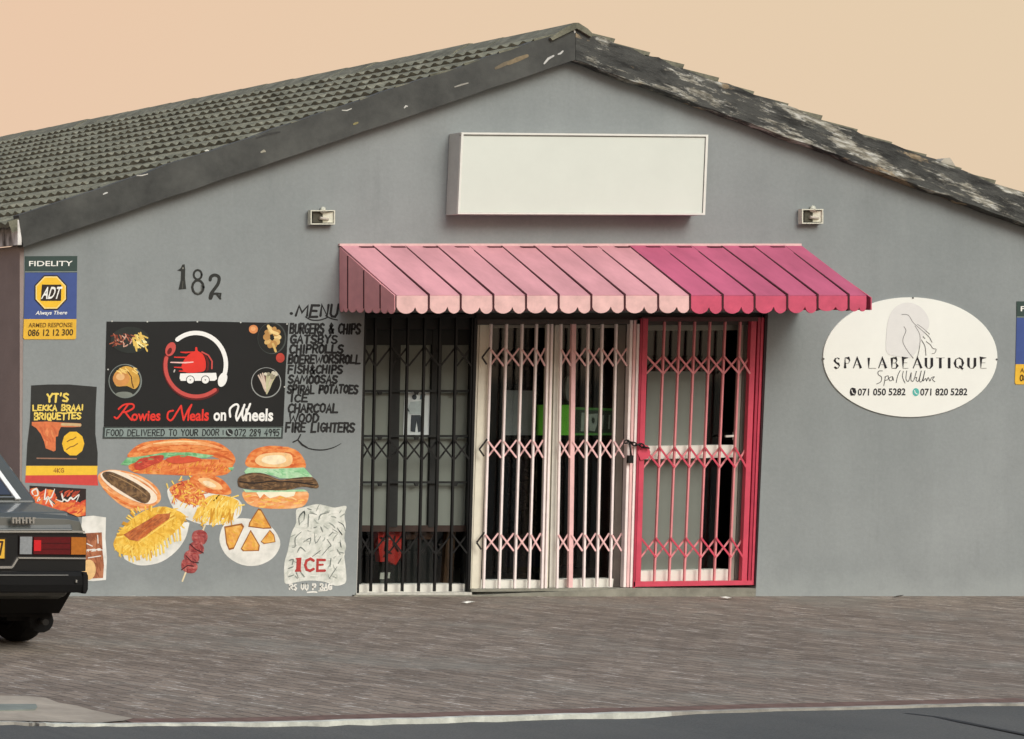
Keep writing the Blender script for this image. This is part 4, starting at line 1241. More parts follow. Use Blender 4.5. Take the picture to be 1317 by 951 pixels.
def d2(mb):
    mb.ell(*C3(208, 458), 21.5, 22, mat((120, 128, 124), .4, .15), 0); mb.ell(*C3(206, 456), 20, 20.5, mat((34, 38, 36), .4, .2), 1)
    mb.ell(*C3(200, 545), 11, 3.6, mat((120, 126, 118), .4, .15), 2)
    mb.poly(C3(smooth_pts([(130, 430), (160, 385), (210, 360), (260, 375), (295, 420), (300, 470), (270, 510), (220, 490), (150, 490)], 3, True)), mat((206, 158, 70), .5, .2), 2)
    mb.ell(*C3(182, 442), 10.8, 9.6, mat((204, 142, 78), .5, .15), 3); mb.ell(*C3(176, 430), 5.5, 4.5, mat((228, 182, 124), .5, .1), 4)
    mb.stroke(C3([(225, 395), (248, 430), (252, 470), (262, 500)]), 1.3, mat((92, 58, 30), .5, .2), 4)
    for _ in range(12):
        x, y = rr.uniform(150, 280), rr.uniform(368, 400); mb.stroke(C3([(x, y), (x + rr.uniform(10, 30), y + rr.uniform(0, 25))]), 1.5, mat((238, 204, 120), .5, .1), 4)
dish('printed_dish', d2)
def d3_(mb):
    mb.ell(*C3(1164, 178), 18.5, 20.5, mat((70, 76, 74), .4, .2), 0); mb.ell(*C3(1160, 178), 17.3, 19.4, mat((30, 33, 32), .4, .2), 1)
    for _ in range(10):
        a = _ * .63; x, y = 1165 + 36 * math.cos(a), 172 + 48 * math.sin(a)
        mb.ell(*C3(x, y), rr.uniform(3.5, 5.5), rr.uniform(3, 4.6), rr.choice([mat((208, 172, 108), .5, .2), mat((230, 202, 142), .5, .1), mat((186, 140, 80), .5, .2)]), 2 + _ % 3, rot=a)
    mb.stroke(C3([(1140, 100), (1160, 135), (1200, 150)]), 4, mat((236, 206, 140), .5, .1), 5); mb.stroke(C3([(1170, 215), (1180, 240), (1188, 264)]), 3, mat((212, 180, 110), .5, .1), 5)
dish('printed_dish', d3_)
def d4(mb):
    mb.ell(*C3(1126, 468), 19.4, 19.6, mat((150, 154, 152), .4, .15), 0); mb.ell(*C3(1126, 466), 18.2, 18.5, mat((20, 22, 23), .4, .2), 1)
    for _ in range(9):
        x = 1075 + _ * 14
        mb.stroke(C3([(1130 + (_ - 4) * 4, 540 - abs(_ - 4) * 8), ((x + 1130) / 2, 470), (x, 415 + rr.uniform(-12, 12))]), 2.6, rr.choice([mat((176, 146, 128), .5, .2), mat((206, 186, 170), .5, .2), mat((120, 90, 82), .5, .2), mat((190, 186, 150), .5, .2)]), 2 + _ % 3, taper=True)
    for _ in range(9): mb.ell(*C3(rr.uniform(1070, 1195), rr.uniform(400, 440)), 2.3, 2, rr.choice([mat((206, 200, 180), .5, .2), mat((150, 144, 122), .5, .2)]), 5, n=10)
dish('printed_dish', d4)
def d5(mb):
    mb.ell(*C3(1043, 120), 5.8, 5.6, mat((214, 138, 84), .5, .2), 0, n=20); mb.ell(*C3(1041, 117), 3.2, 3, mat((230, 168, 112), .5, .2), 1, n=14)
    mb.ell(*C3(1218, 306), 5.6, 6.2, mat((182, 64, 52), .5, .2), 0, n=20)
dish('printed_tomato', d5)
mb = MB(); mb.y0 = -.0058
for x, y in ((122, 68), (352, 71), (678, 71), (960, 76), (1262, 86), (96, 382), (1246, 496)): mb.ell(*C3(x, y), 1.1, 1.0, mat((190, 190, 184), .4, .05), 0, n=10)
mb.build('eyelets', bn)

# painted menu
PAINT = .25
C5 = crop(350, 380, 4.53)
mn = thing('painted_menu', 'menu list hand painted in black capitals beside the black gate', 'painted menu', P(415, 580, 0))
INK = mat((34, 34, 34), .7, .25, 70, name='black_sign_paint')
def menu_line(s, x0, x1, y0, y1, w=2.8):
    mb = MB(); lettering(mb, s, C5([(x0 + 3, y0), (x1 + 3, y0), (x1 - 2, y1), (x0 - 2, y1)]), w, INK, 0, .035); mb.build('menu_line', mn)
mb = MB(); lettering(mb, 'MENU', C5([(148, 62), (388, 56), (380, 122), (136, 124)]), 3.3, INK, 0, .04); mb.ell(*C5(112, 106), 2.3, 1.9, INK, 0, n=12)
mb.stroke(smooth_pts(C5([(195, 126), (230, 144), (280, 144), (322, 128), (310, 118), (345, 136), (380, 144)]), 5), 1.6, INK, 1); mb.build('menu_heading', mn)
for a in (('BURGERS & CHIPS', 105, 513, 168, 222), ('GATSBYS', 108, 378, 234, 280), ('CHIPROLLS', 105, 412, 290, 336), ('BOEREWORSROLL', 97, 513, 350, 396), ('FISH&CHIPS', 94, 408, 410, 455),
          ('SAMOOSAS', 97, 378, 468, 512), ('SPIRAL POTATOES', 92, 498, 526, 570), ('ICE', 108, 206, 578, 620), ('CHARCOAL', 95, 382, 634, 682), ('WOOD', 100, 268, 692, 738), ('FIRE LIGHTERS', 80, 478, 746, 796)):
    menu_line(*a)
mb = MB(); mb.stroke(smooth_pts(C5([(150, 848), (200, 888), (280, 902), (350, 890), (402, 864)]), 5), 1.7, INK, 0, taper=True); mb.stroke(C5([(166, 812), (150, 842), (122, 856)]), 1.8, INK, 1)
mb.stroke(C5([(152, 846), (176, 872), (205, 888)]), 2.6, INK, 2, taper=True); mb.build('smile_swoosh', mn)

# oval spa sign
PAINT = 1.0
C8 = crop(1040, 370, 4.755)
ov = thing('oval_sign', 'white oval spa sign with thin lettering on the right wall', 'sign', P(1171, 537, 0))
mb = MB(); n = 72
mb.pxprism([(1170.8 + 112 * math.cos(2 * math.pi * k / n), 459.6 + 77 * math.sin(2 * math.pi * k / n)) for k in range(n)], -.009, -.001, mat((232, 233, 226), .5, .03, 3)); mb.build('board', ov)
mb = MB(); mb.y0 = -.0105
LIL = mat((220, 219, 216), .6, .03); ink = mat((26, 24, 30), .5, .03); gink = mat((120, 118, 116), .6, .05)
mb.poly(C8(smooth_pts([(480, 400), (475, 300), (490, 190), (530, 120), (600, 92), (670, 110), (720, 160), (738, 230), (700, 300), (640, 420), (560, 424)], 4, True)), LIL, 0)
for pts, w in (([(570, 165), (610, 170), (640, 215), (690, 260), (735, 300), (755, 335)], .8), ([(650, 235), (680, 290), (678, 370), (662, 440)], .8), ([(583, 240), (595, 265), (578, 310), (580, 345), (610, 395), (640, 432)], .9),
               ([(665, 225), (700, 250), (740, 285)], .7), ([(690, 320), (712, 360), (718, 415)], .9), ([(720, 330), (745, 350), (760, 372), (780, 378), (772, 400), (755, 405)], .8), ([(700, 300), (712, 312)], 1.0)):
    mb.stroke(smooth_pts(C8(pts), 4), w, gink, 1)
mb.build('line_drawing', ov)
mb = MB(); mb.y0 = -.0105
for chs, x0, x1 in (('S', 158, 190), ('P', 222, 252), ('A', 274, 320), ('L', 366, 412), ('A', 428, 474), ('B', 508, 544), ('E', 576, 610), ('A', 640, 690), ('U', 716, 756), ('T', 780, 832), ('I', 852, 868), ('Q', 895, 944), ('U', 976, 1020), ('E', 1052, 1088)):
    for st in F[chs]:
        if chs == 'A' and len(st) == 2: st = [(.32, .66), (.7, .66)]
        mb.stroke([C8(x0 + (x1 - x0) * u, 430 + 64 * v) for u, v in st], 3.3, ink, 1 , contrast=.86)
mb.build('lettering', ov, 'black spaced capitals')
mb = MB(); mb.y0 = -.0105
for pts in ([(452, 510), (428, 512), (426, 532), (446, 548), (442, 576), (416, 590)], [(470, 545), (460, 600)], [(466, 548), (486, 540), (486, 562), (468, 568)], [(512, 545), (494, 552), (496, 570), (512, 566), (514, 545), (520, 568)],
            [(560, 508), (545, 540), (536, 582)], [(580, 512), (574, 545), (590, 585)], [(600, 510), (596, 560), (612, 572), (628, 520), (626, 565), (642, 570), (660, 512)],
            [(646, 556), (662, 550), (658, 566), (672, 572), (690, 508), (678, 568), (694, 572), (712, 508), (700, 570), (716, 556), (722, 572), (732, 550), (742, 572), (752, 552), (770, 546), (758, 562), (772, 576)]):
    mb.stroke(smooth_pts(C8(pts), 4), .85, mat((70, 68, 70), .5, .03), 0)
mb.build('script_line', ov)
mb = MB(); mb.y0 = -.0105
mb.poly(C8([(256, 620), (266, 612), (286, 616), (292, 640), (284, 660), (258, 662), (252, 640)]), ink, 0); mb.stroke(C8([(264, 626), (268, 642), (280, 652)]), .9, WHT, 1)
mb.text('071 050 5282', C8([(302, 618), (594, 616), (592, 660), (300, 662)]), ink, 0, .02)
mb.ell(*C8(656, 640), 4.2, 5.2, mat((86, 176, 166), .5, .05), 0, n=20); mb.stroke(C8([(648, 630), (652, 644), (664, 652)]), .9, WHT, 1)
mb.text('071 820 5282', C8([(684, 618), (972, 616), (970, 660), (682, 662)]), ink, 0, .02)
mb.build('phone_numbers', ov)
mb = MB(); mb.y0 = -.0105
for x, y in ((638, 64), (1150, 440), (92, 437)): mb.ell(*C8(x, y), 1.3, 1.3, mat((80, 80, 78), .5, .05), 0, n=10)
mb.build('screws', ov)

# ================================================================== PAINTED FOOD ON THE WALL
PAINT = .25
C4 = crop(120, 555, 3.874)
GM = 'food painted on the wall'
def pm(c, v=.16): return mat(c, .75, v, 22)
OR, OR2, OR3 = mixed_paint((202, 92, 40), (222, 122, 58), (236, 160, 90), 13, (1, 1, 2.2)), mixed_paint((226, 138, 76), (234, 160, 98), (242, 190, 136), 12, (1, 1, 2)), pm((196, 92, 44))
YE, YE2, YE3 = mixed_paint((214, 160, 48), (234, 186, 66), (242, 206, 100), 18), pm((242, 208, 104)), pm((206, 148, 44))
WH = mixed_paint((206, 206, 198), (226, 224, 216), (236, 235, 228), 9); BR, BR2 = mixed_paint((66, 48, 34), (98, 72, 46), (140, 108, 72), 20), pm((66, 50, 36)); GN, GN2 = mixed_paint((86, 158, 100), (116, 182, 126), (160, 206, 158), 18), mixed_paint((134, 196, 142), (166, 210, 166), (200, 226, 192), 16)
RD, RD2 = pm((190, 68, 52)), pm((150, 44, 44))
def mural(name, label, base):
    return thing(name, label, 'wall painting', P(*C4(*base), 0), GM)

# long filled roll
m_ = mural('painted_filled_roll', 'painted long orange roll with lettuce and tomato, topmost of the food paintings', (440, 222))
mb = MB(); top = smooth_pts([(170, 128), (196, 88), (250, 56), (350, 42), (480, 40), (600, 50), (668, 84), (706, 130), (700, 162), (660, 150), (560, 118), (400, 104), (250, 122)], 3, True)
mb.poly(C4(top), OR, 0); mb.brush(C4(top), [OR2, OR2, OR3, pm((240, 172, 104))], 70, 11, 2.4, -.1, .25, 1); mb.stroke(smooth_pts(C4([(222, 92), (300, 66), (420, 56), (540, 60), (640, 86)]), 5), 5.5, OR2, 5, taper=True); mb.stroke(smooth_pts(C4([(300, 62), (420, 50), (520, 54)]), 5), 2.2, pm((246, 206, 150)), 6, taper=True); mb.stroke(smooth_pts(C4([(610, 112), (660, 130), (694, 146)]), 4), 2.4, OR3, 5, taper=True); mb.build('top_bun', m_)
mb = MB(); bot = smooth_pts([(175, 172), (240, 150), (400, 140), (560, 138), (690, 146), (696, 172), (664, 214), (560, 222), (300, 214), (206, 206)], 3, True)
mb.poly(C4(bot), OR, 0); mb.brush(C4(bot), [OR2, YE, YE3, RD, OR3], 110, 6, 1.6, -.9, .7, 1); mb.build('bottom_bun', m_)
mb = MB(); y0 = mb.y0 = -.009
mb.poly(C4([(135, 166), (168, 132), (232, 126), (350, 106), (480, 104), (602, 120), (560, 134), (400, 128), (250, 138), (172, 170)]), GN, 0); mb.brush(C4([(140, 160), (230, 130), (350, 108), (590, 118), (400, 128), (180, 165)]), [GN2, pm((84, 150, 92))], 24, 8, 1.4, -.1, .3, 1)
mb.poly(C4([(672, 180), (702, 178), (692, 196), (676, 190)]), GN, 0); mb.build('lettuce', m_)
mb = MB(); mb.y0 = -.012
mb.poly(C4(smooth_pts([(205, 164), (240, 132), (300, 122), (350, 120), (340, 150), (300, 165), (250, 188), (214, 190)], 3, True)), RD, 0); mb.poly(C4(smooth_pts([(360, 140), (420, 120), (500, 126), (540, 142), (480, 156), (400, 160)], 3, True)), pm((206, 84, 56)), 0)
mb.brush(C4([(215, 165), (250, 135), (340, 125), (330, 150), (250, 180)]), [pm((214, 96, 72)), RD2], 18, 6, 1.6, .2, .8, 1); mb.build('tomato', m_)

# boerewors roll
m_ = mural('painted_sausage_roll', 'painted open roll holding a brown sausage, leftmost of the food paintings', (150, 395))
mb = MB(); o_ = smooth_pts([(26, 215), (60, 195), (110, 192), (190, 205), (270, 240), (325, 290), (336, 340), (300, 372), (230, 398), (150, 375), (70, 310), (28, 250)], 3, True)
mb.poly(C4(o_), OR2, 0); mb.brush(C4(o_), [OR, pm((240, 178, 130)), pm((222, 140, 90))], 40, 14, 2.6, .55, .2, 1); mb.stroke(smooth_pts(C4([(52, 285), (110, 330), (190, 372), (270, 380)]), 5), 3.4, OR, 4, taper=True); mb.stroke(smooth_pts(C4([(130, 202), (210, 226), (280, 268), (318, 310)]), 5), 2.6, pm((246, 214, 180)), 4, taper=True); mb.build('bun', m_)
mb = MB(); mb.y0 = -.0095; mb.poly(C4(smooth_pts([(36, 225), (60, 200), (130, 198), (230, 250), (300, 300), (318, 340), (280, 362), (200, 345), (100, 290)], 3, True)), pm((238, 222, 200), .08), 0); mb.build('crumb', m_)
mb = MB(); mb.y0 = -.0115; sg = smooth_pts([(44, 212), (80, 200), (140, 222), (220, 262), (282, 310), (276, 350), (240, 356), (150, 305), (70, 250)], 3, True)
mb.poly(C4(sg), BR, 0); mb.brush(C4(sg), [BR2, pm((150, 118, 78)), pm((122, 92, 58))], 46, 5, 1.5, .5, .9, 1); mb.stroke(smooth_pts(C4([(80, 214), (150, 244), (220, 284), (268, 322)]), 5), 1.4, pm((164, 132, 94)), 4, taper=True); mb.build('sausage', m_)

# plate of chips with red topping and bun
m_ = mural('painted_chips_plate', 'painted white plate of chips with a bun, between the long roll and the skewer', (560, 465))
pl_ = smooth_pts([(368, 300), (400, 280), (520, 290), (700, 330), (742, 372), (720, 430), (650, 462), (560, 466), (470, 440), (400, 385)], 3, True)
mb = MB(); mb.poly(C4(pl_), WH, 0); mb.build('plate', m_)
mb = MB(); mb.y0 = -.007; rr = random.Random(41)
z1 = [(372, 290), (420, 245), (500, 235), (560, 330), (540, 370), (430, 350), (385, 320)]
mb.poly(C4(smooth_pts([(378, 292), (420, 258), (500, 246), (556, 330), (540, 368), (440, 352)], 3, True)), mixed_paint((190, 76, 44), (222, 122, 58), (236, 178, 80), 30), 0); mb.poly(C4(smooth_pts([(545, 350), (600, 316), (690, 330), (726, 362), (660, 430), (560, 424), (510, 410)], 3, True)), YE, 0); mb.last = None
mb.brush(C4(z1), [OR, YE, RD, OR2, pm((206, 110, 60)), YE2], 130, 8, 1.7, .8, 1.5, 0, over=True)
z2 = [(540, 350), (600, 310), (700, 325), (735, 360), (660, 440), (560, 430), (500, 420)]
mb.brush(C4(z2), [YE, YE2, YE3, pm((244, 222, 140)), YE], 120, 13, 1.8, 2.0, .6, 0, over=True)
for _ in range(14):
    x = rr.uniform(520, 700); mb.stroke(C4([(x, 380 + rr.uniform(0, 30)), (x - rr.uniform(0, 22), 445 + rr.uniform(-12, 12))]), 2.0, rr.choice([YE, YE2, YE3]), 3)
for (x, y, x2, y2) in ((372, 282, 366, 262), (430, 245, 440, 226), (500, 240, 480, 224), (690, 330, 722, 320), (715, 372, 752, 366), (400, 262, 392, 248)): mb.stroke(C4([(x, y), (x2, y2)]), 1.8, YE2, 3)
mb.build('chips', m_)
mb = MB(); mb.y0 = -.0125; bo = smooth_pts([(480, 240), (510, 216), (570, 212), (640, 238), (682, 285), (684, 312), (640, 316), (560, 302), (505, 272)], 3, True)
mb.poly(C4(bo), OR, 0); mb.brush(C4(bo), [OR2, OR3, OR2], 22, 12, 2.6, .5, .2, 1); mb.poly(C4(smooth_pts([(520, 240), (570, 232), (630, 262), (640, 290), (570, 280)], 3, True)), pm((240, 190, 132)), 4); mb.poly(C4(smooth_pts([(545, 250), (575, 248), (612, 270), (600, 280), (560, 268)], 3, True)), pm((248, 222, 184)), 5); mb.build('bun', m_)

# burger
m_ = mural('painted_burger', 'painted tall burger with lettuce and dark patty, rightmost above the ice bag', (910, 385))
mb = MB(); tb = smooth_pts([(762, 172), (766, 130), (800, 92), (860, 74), (930, 74), (1005, 90), (1045, 130), (1058, 180), (1000, 192), (850, 190)], 3, True)
mb.poly(C4(tb), OR, 0); mb.brush(C4(tb), [OR2, OR3, OR2], 34, 10, 3, 0, .4, 1); mb.poly(C4(smooth_pts([(806, 150), (830, 118), (900, 106), (980, 112), (992, 150), (960, 176), (850, 176)], 3, True)), pm((238, 196, 140)), 4)
mb.poly(C4(smooth_pts([(840, 150), (860, 124), (940, 120), (960, 150), (900, 166)], 3, True)), pm((246, 226, 190)), 5); mb.build('top_bun', m_)
mb = MB(); bb_ = smooth_pts([(742, 306), (800, 300), (1000, 296), (1066, 300), (1070, 340), (1040, 376), (960, 386), (840, 382), (768, 360)], 3, True)
mb.poly(C4(bb_), OR2, 0); mb.brush(C4(bb_), [YE, YE2, OR, pm((240, 220, 160))], 40, 10, 2.2, 0, .3, 1); mb.poly(C4([(810, 300), (1010, 296), (1000, 322), (960, 330), (930, 320), (880, 334), (850, 312), (830, 334)]), pm((240, 232, 204), .08), 4); mb.build('bottom_bun', m_)
mb = MB(); mb.y0 = -.0095; mb.poly(C4([(752, 200), (770, 180), (900, 186), (1050, 180), (1092, 226), (1040, 236), (930, 234), (900, 222), (830, 206), (760, 212)]), GN2, 0); mb.brush(C4([(760, 195), (1040, 186), (1080, 222), (900, 220)]), [GN, pm((190, 226, 186))], 26, 9, 1.7, .2, .4, 1)
mb.poly(C4([(745, 288), (800, 296), (1050, 290), (1068, 300), (760, 304)]), GN2, 0); mb.build('lettuce', m_)
mb = MB(); mb.y0 = -.0122; pt = smooth_pts([(720, 262), (728, 226), (790, 206), (860, 214), (930, 240), (1000, 232), (1090, 228), (1122, 266), (1112, 284), (1040, 276), (960, 294), (850, 292), (740, 282)], 3, True)
mb.poly(C4(pt), BR, 0); mb.brush(C4(pt), [BR2, pm((124, 92, 62)), BR2], 34, 12, 2.0, .05, .3, 1); mb.stroke(smooth_pts(C4([(730, 250), (800, 258), (900, 248), (1010, 254), (1110, 268)]), 4), 1.8, pm((44, 34, 28)), 4)
mb.stroke(smooth_pts(C4([(740, 232), (800, 216), (870, 226), (930, 246), (1000, 240), (1090, 238)]), 4), 1.2, pm((140, 108, 78)), 4); mb.build('patty', m_)

# long roll on chips, white plate
m_ = mural('painted_roll_on_chips', 'painted yellow chips with a brown roll on a white plate, left of the skewer', (270, 665))
mb = MB(); wp = smooth_pts([(470, 452), (474, 480), (455, 540), (410, 600), (340, 650), (260, 668), (200, 660), (150, 620), (250, 560), (380, 480)], 3, True); mb.poly(C4(wp), WH, 0); mb.build('plate', m_)
mb = MB(); mb.y0 = -.0065; rr = random.Random(51)
zone = [(100, 560), (130, 500), (200, 430), (270, 390), (360, 375), (460, 420), (430, 480), (360, 540), (260, 610), (180, 620), (120, 600)]
mb.poly(C4(smooth_pts(zone, 3, True)), YE, 0); mb.brush(C4(zone), [YE, YE2, YE3, pm((244, 216, 110)), YE3], 170, 9, 1.7, 1.2, 1.4, 1, over=True)
for i in range(46):
    a = R(95 + i * 5.2 + rr.uniform(-4, 4)); cx, cy = 278, 500
    ex, ey = cx + 178 * math.cos(a) * (1 + .1 * math.sin(a * 3)) * .98, cy + 128 * math.sin(a)
    if a < R(230): ex += 20
    sx_, sy_ = cx + (ex - cx) * .82, cy + (ey - cy) * .82
    mb.stroke(C4([(sx_, sy_), (ex, ey)]), 1.9, rr.choice([YE, YE2, YE3]), 3)
for i in range(16):
    x = 175 + i * 17; y = 590 - max(0, i - 6) * 12
    mb.stroke(C4([(x, y), (x + rr.uniform(2, 12), y + rr.uniform(36, 62))]), rr.uniform(1.8, 2.6), rr.choice([YE, YE2, pm((240, 214, 130))]), 4)
mb.build('chips', m_)
mb = MB(); mb.y0 = -.0130; ro = [(150, 515), (320, 412), (385, 408), (378, 436), (222, 548), (180, 540)]
mb.poly(C4(ro), mixed_paint((148, 74, 38), (180, 98, 50), (208, 128, 70), 22), 0); mb.brush(C4(ro), [OR, OR3, pm((150, 76, 40)), pm((206, 124, 66))], 40, 10, 1.8, -.6, .3, 1); mb.stroke(C4([(385, 440), (226, 554)]), 1.3, YE2, 4); mb.build('roll', m_)

# skewer
m_ = mural('painted_skewer', 'painted red meat skewer on a pale stick below the chips plates', (445, 745))
mb = MB(); mb.stroke(C4([(556, 470), (500, 600), (444, 746)]), 2.0, pm((224, 208, 170)), 0); mb.build('stick', m_)
mb = MB(); mb.y0 = -.006
for pts in ([(500, 500), (545, 492), (570, 520), (556, 560), (520, 560), (492, 540)], [(484, 560), (520, 545), (550, 575), (546, 606), (510, 612), (478, 590)], [(462, 600), (500, 590), (528, 620), (520, 650), (480, 652), (452, 632)], [(446, 640), (490, 640), (520, 670), (505, 704), (468, 704), (440, 682)]):
    sp_ = smooth_pts(pts, 3, True); mb.poly(C4(sp_), mixed_paint((120, 46, 48), (160, 72, 70), (192, 112, 104), 26), 0); mb.brush(C4(sp_), [pm((186, 104, 98)), RD2, pm((110, 40, 44)), pm((172, 80, 76))], 14, 6, 2, .7, .8, 1)
for pts in ([(482, 562), (510, 588), (548, 606)], [(462, 620), (490, 650), (524, 655)], [(440, 690), (470, 668), (500, 672)]): mb.stroke(C4(pts), 1.4, pm((70, 28, 32)), 4)
mb.build('meat', m_)

# samosas
m_ = mural('painted_samosas', 'painted plate of four triangular samosas left of the ice bag', (780, 668))
mb = MB(); mb.poly(C4(smooth_pts([(630, 520), (655, 460), (720, 434), (800, 440), (880, 470), (925, 530), (928, 580), (890, 635), (820, 668), (740, 665), (670, 625), (635, 570)], 3, True)), WH, 0); mb.build('plate', m_)
for pts in ([(822, 384), (836, 388), (890, 484), (850, 486), (772, 476), (776, 455)], [(652, 474), (740, 458), (752, 474), (700, 586), (676, 592), (662, 560)], [(784, 490), (830, 568), (826, 596), (746, 598), (734, 586)], [(880, 490), (902, 516), (908, 552), (850, 562), (834, 550)]):
    mb = MB(); mb.y0 = -.006; mb.poly(C4(pts), pm((150, 92, 44)), 0); cx = sum(p[0] for p in pts) / len(pts); cy = sum(p[1] for p in pts) / len(pts)
    q = [(cx + (x - cx) * .86, cy + (y - cy) * .86) for x, y in pts]; mb.poly(C4(q), mixed_paint((206, 134, 50), (224, 160, 68), (238, 192, 106), 14), 1); mb.brush(C4([(cx + (x - cx) * .6, cy + (y - cy) * .6) for x, y in pts]), [YE, OR2, pm((236, 184, 96))], 12, 8, 2.2, .7, .6, 2); mb.build('samosa', m_)

# ice bag
C7 = crop(360, 645, 7.61)
m_ = thing('painted_ice_bag', 'painted white bag of ice with red letters beside the black gate', 'wall painting', P(403, 758, 0), GM)
mb = MB(); ob = smooth_pts([(160, 85), (230, 60), (360, 28), (470, 48), (540, 62), (650, 45), (632, 130), (645, 250), (630, 360), (648, 440), (630, 520), (642, 640), (650, 770), (620, 812), (540, 826), (440, 790), (300, 775), (170, 790), (60, 808), (42, 740), (45, 600), (78, 480), (110, 320), (158, 210)], 3, True)
mb.poly(C7(ob), mixed_paint((186, 190, 180), (212, 214, 205), (230, 230, 222), 15), 0); mb.brush(C7(ob), [WH, pm((198, 202, 192)), WH, pm((206, 208, 200))], 90, 9, 2.0, -.7, .9, 1); mb.build('bag', m_)
mb = MB(); mb.y0 = -.0085; gk, gk2 = pm((126, 132, 126)), pm((96, 102, 98))
for pts in ([(285, 115), (320, 118), (360, 130)], [(380, 180), (400, 130), (480, 110)], [(280, 130), (275, 250)], [(210, 300), (150, 360), (150, 440), (120, 450)], [(170, 500), (200, 450), (250, 490)], [(230, 400), (300, 360), (290, 420)], [(340, 310), (350, 410), (400, 340)],
            [(410, 530), (480, 450), (500, 430), (460, 370)], [(560, 260), (610, 330), (580, 290)], [(570, 200), (620, 230), (640, 290)], [(190, 230), (190, 150), (240, 100), (235, 180)], [(560, 470), (590, 520)], [(590, 400), (600, 450)], [(90, 580), (130, 570), (120, 620)], [(80, 660), (130, 640)], [(80, 740), (140, 720)],
            [(160, 690), (180, 750)], [(500, 560), (490, 640)], [(480, 760), (520, 700), (560, 640)], [(320, 540), (400, 480)], [(200, 690), (240, 740)], [(520, 300), (480, 340)], [(330, 260), (360, 250)], [(270, 70), (310, 85)], [(400, 250), (420, 300)], [(600, 560), (570, 610)]):
    mb.stroke(smooth_pts(C7(pts), 3), random.uniform(1.0, 1.9), random.choice([gk, gk2, gk]), 0, taper=True)
for _ in range(34):
    x, y = rr.uniform(90, 600), rr.uniform(90, 740)
    if 140 < x < 470 and 530 < y < 700: continue
    a = rr.uniform(-1.2, 1.2); l = rr.uniform(30, 80)
    mb.stroke(smooth_pts(C7([(x, y), (x + l * .5 * math.cos(a) + rr.uniform(-12, 12), y + l * .5 * math.sin(a)), (x + l * math.cos(a), y + l * math.sin(a))]), 3), rr.uniform(.9, 1.8), pm(rr.choice([(164, 170, 162), (178, 182, 174), (150, 156, 148)])), 0, taper=True)
mb.build('creases', m_)
mb = MB(); mb.y0 = -.0105; rd = pm((178, 62, 58))
for pts in ([(152, 555), (212, 550), (210, 570), (204, 668), (212, 688), (148, 690), (150, 672), (160, 660), (164, 575)],): mb.poly(C7(pts), rd, 0)
mb.stroke(C7([(330, 580), (300, 562), (262, 580), (248, 625), (262, 668), (296, 680), (330, 662)]), 3.4, rd, 0); mb.stroke(C7([(440, 575), (370, 572), (366, 680), (440, 678)]), 3.2, rd, 0); mb.stroke(C7([(375, 622), (420, 620)]), 2.6, rd, 1); mb.build('lettering', m_)
mb = MB(); mb.y0 = -.006; rr = random.Random(8)
lettering(mb, 'R6 00 P BAG', C7([(95, 812), (505, 808), (505, 866), (92, 864)]), 1.9, WH, 0, .05); mb.stroke(C7([(270, 892), (330, 886), (360, 890)]), 1.9, WH, 0); mb.stroke(C7([(380, 878), (460, 872)]), 1.3, WH, 0); mb.build('price_line', m_)

# charcoal sack painting
CB = crop(25, 485, 6.555)
m_ = thing('painted_charcoal_sack', 'painted black charcoal sack with yellow lettering and red and yellow bands', 'wall painting', P(79, 622, 0), GM)
mb = MB(); mb.poly(CB([(98, 72), (240, 64), (420, 64), (560, 76), (652, 84), (642, 300), (640, 480), (660, 640), (658, 750), (56, 748), (66, 560), (88, 380), (95, 200)]), pm((46, 46, 44), .12), 0); mb.build('sack', m_)
mb = MB(); mb.y0 = -.0035; mb.poly(CB([(56, 750), (658, 750), (655, 826), (52, 830)]), pm((236, 192, 58), .08), 0); mb.poly(CB([(52, 830), (655, 826), (665, 916), (560, 914), (300, 900), (48, 892)]), pm((204, 72, 66), .08), 0); mb.build('bands', m_)
yl = pm((234, 206, 98), .1)
mb = MB(); mb.y0 = -.0065
lettering(mb, "YT'S", CB([(238, 140), (412, 136), (406, 206), (232, 210)]), 2.6, yl, 0, .06); lettering(mb, 'LEKKA BRAAI', CB([(116, 238), (538, 236), (536, 284), (112, 284)]), 2.0, yl, 0, .06); lettering(mb, 'BRIQUETTES', CB([(128, 306), (518, 304), (514, 356), (126, 360)]), 2.0, yl, 0, .06)
lettering(mb, '4KG', CB([(290, 772), (374, 770), (372, 804), (288, 806)]), 1.0, pm((150, 92, 40)), 0, .05); mb.build('lettering', m_)
mb = MB(); mb.y0 = -.0065
mb.poly(CB([(104, 380), (240, 376), (380, 386), (520, 392), (516, 420), (440, 424), (350, 422), (332, 460), (325, 500), (306, 505), (305, 620), (286, 628), (222, 602), (206, 540), (180, 480), (140, 430), (104, 408)]), pm((214, 118, 72)), 0)
mb.stroke(CB([(360, 400), (450, 402), (512, 406)]), 3.6, pm((198, 172, 128)), 1); mb.brush(CB([(150, 395), (330, 395), (300, 600), (230, 590)]), [pm((230, 150, 96)), pm((196, 96, 60))], 18, 8, 2.4, 1.3, .4, 1); mb.stroke(CB([(148, 686), (300, 688), (480, 690)]), 1.6, pm((150, 112, 92)), 0); mb.build('flame_shape', m_)
mb = MB(); mb.y0 = -.0065; mb.ell(*CB(453, 562), 14.4, 16, pm((236, 188, 52), .08), 0, n=10); 
mb.stroke(CB([(402, 546), (430, 530), (452, 526), (476, 508)]), 1.3, pm((140, 96, 40)), 1); mb.stroke(CB([(398, 612), (430, 590), (456, 584), (490, 562)]), 1.3, pm((140, 96, 40)), 1); mb.build('round_badge', m_)

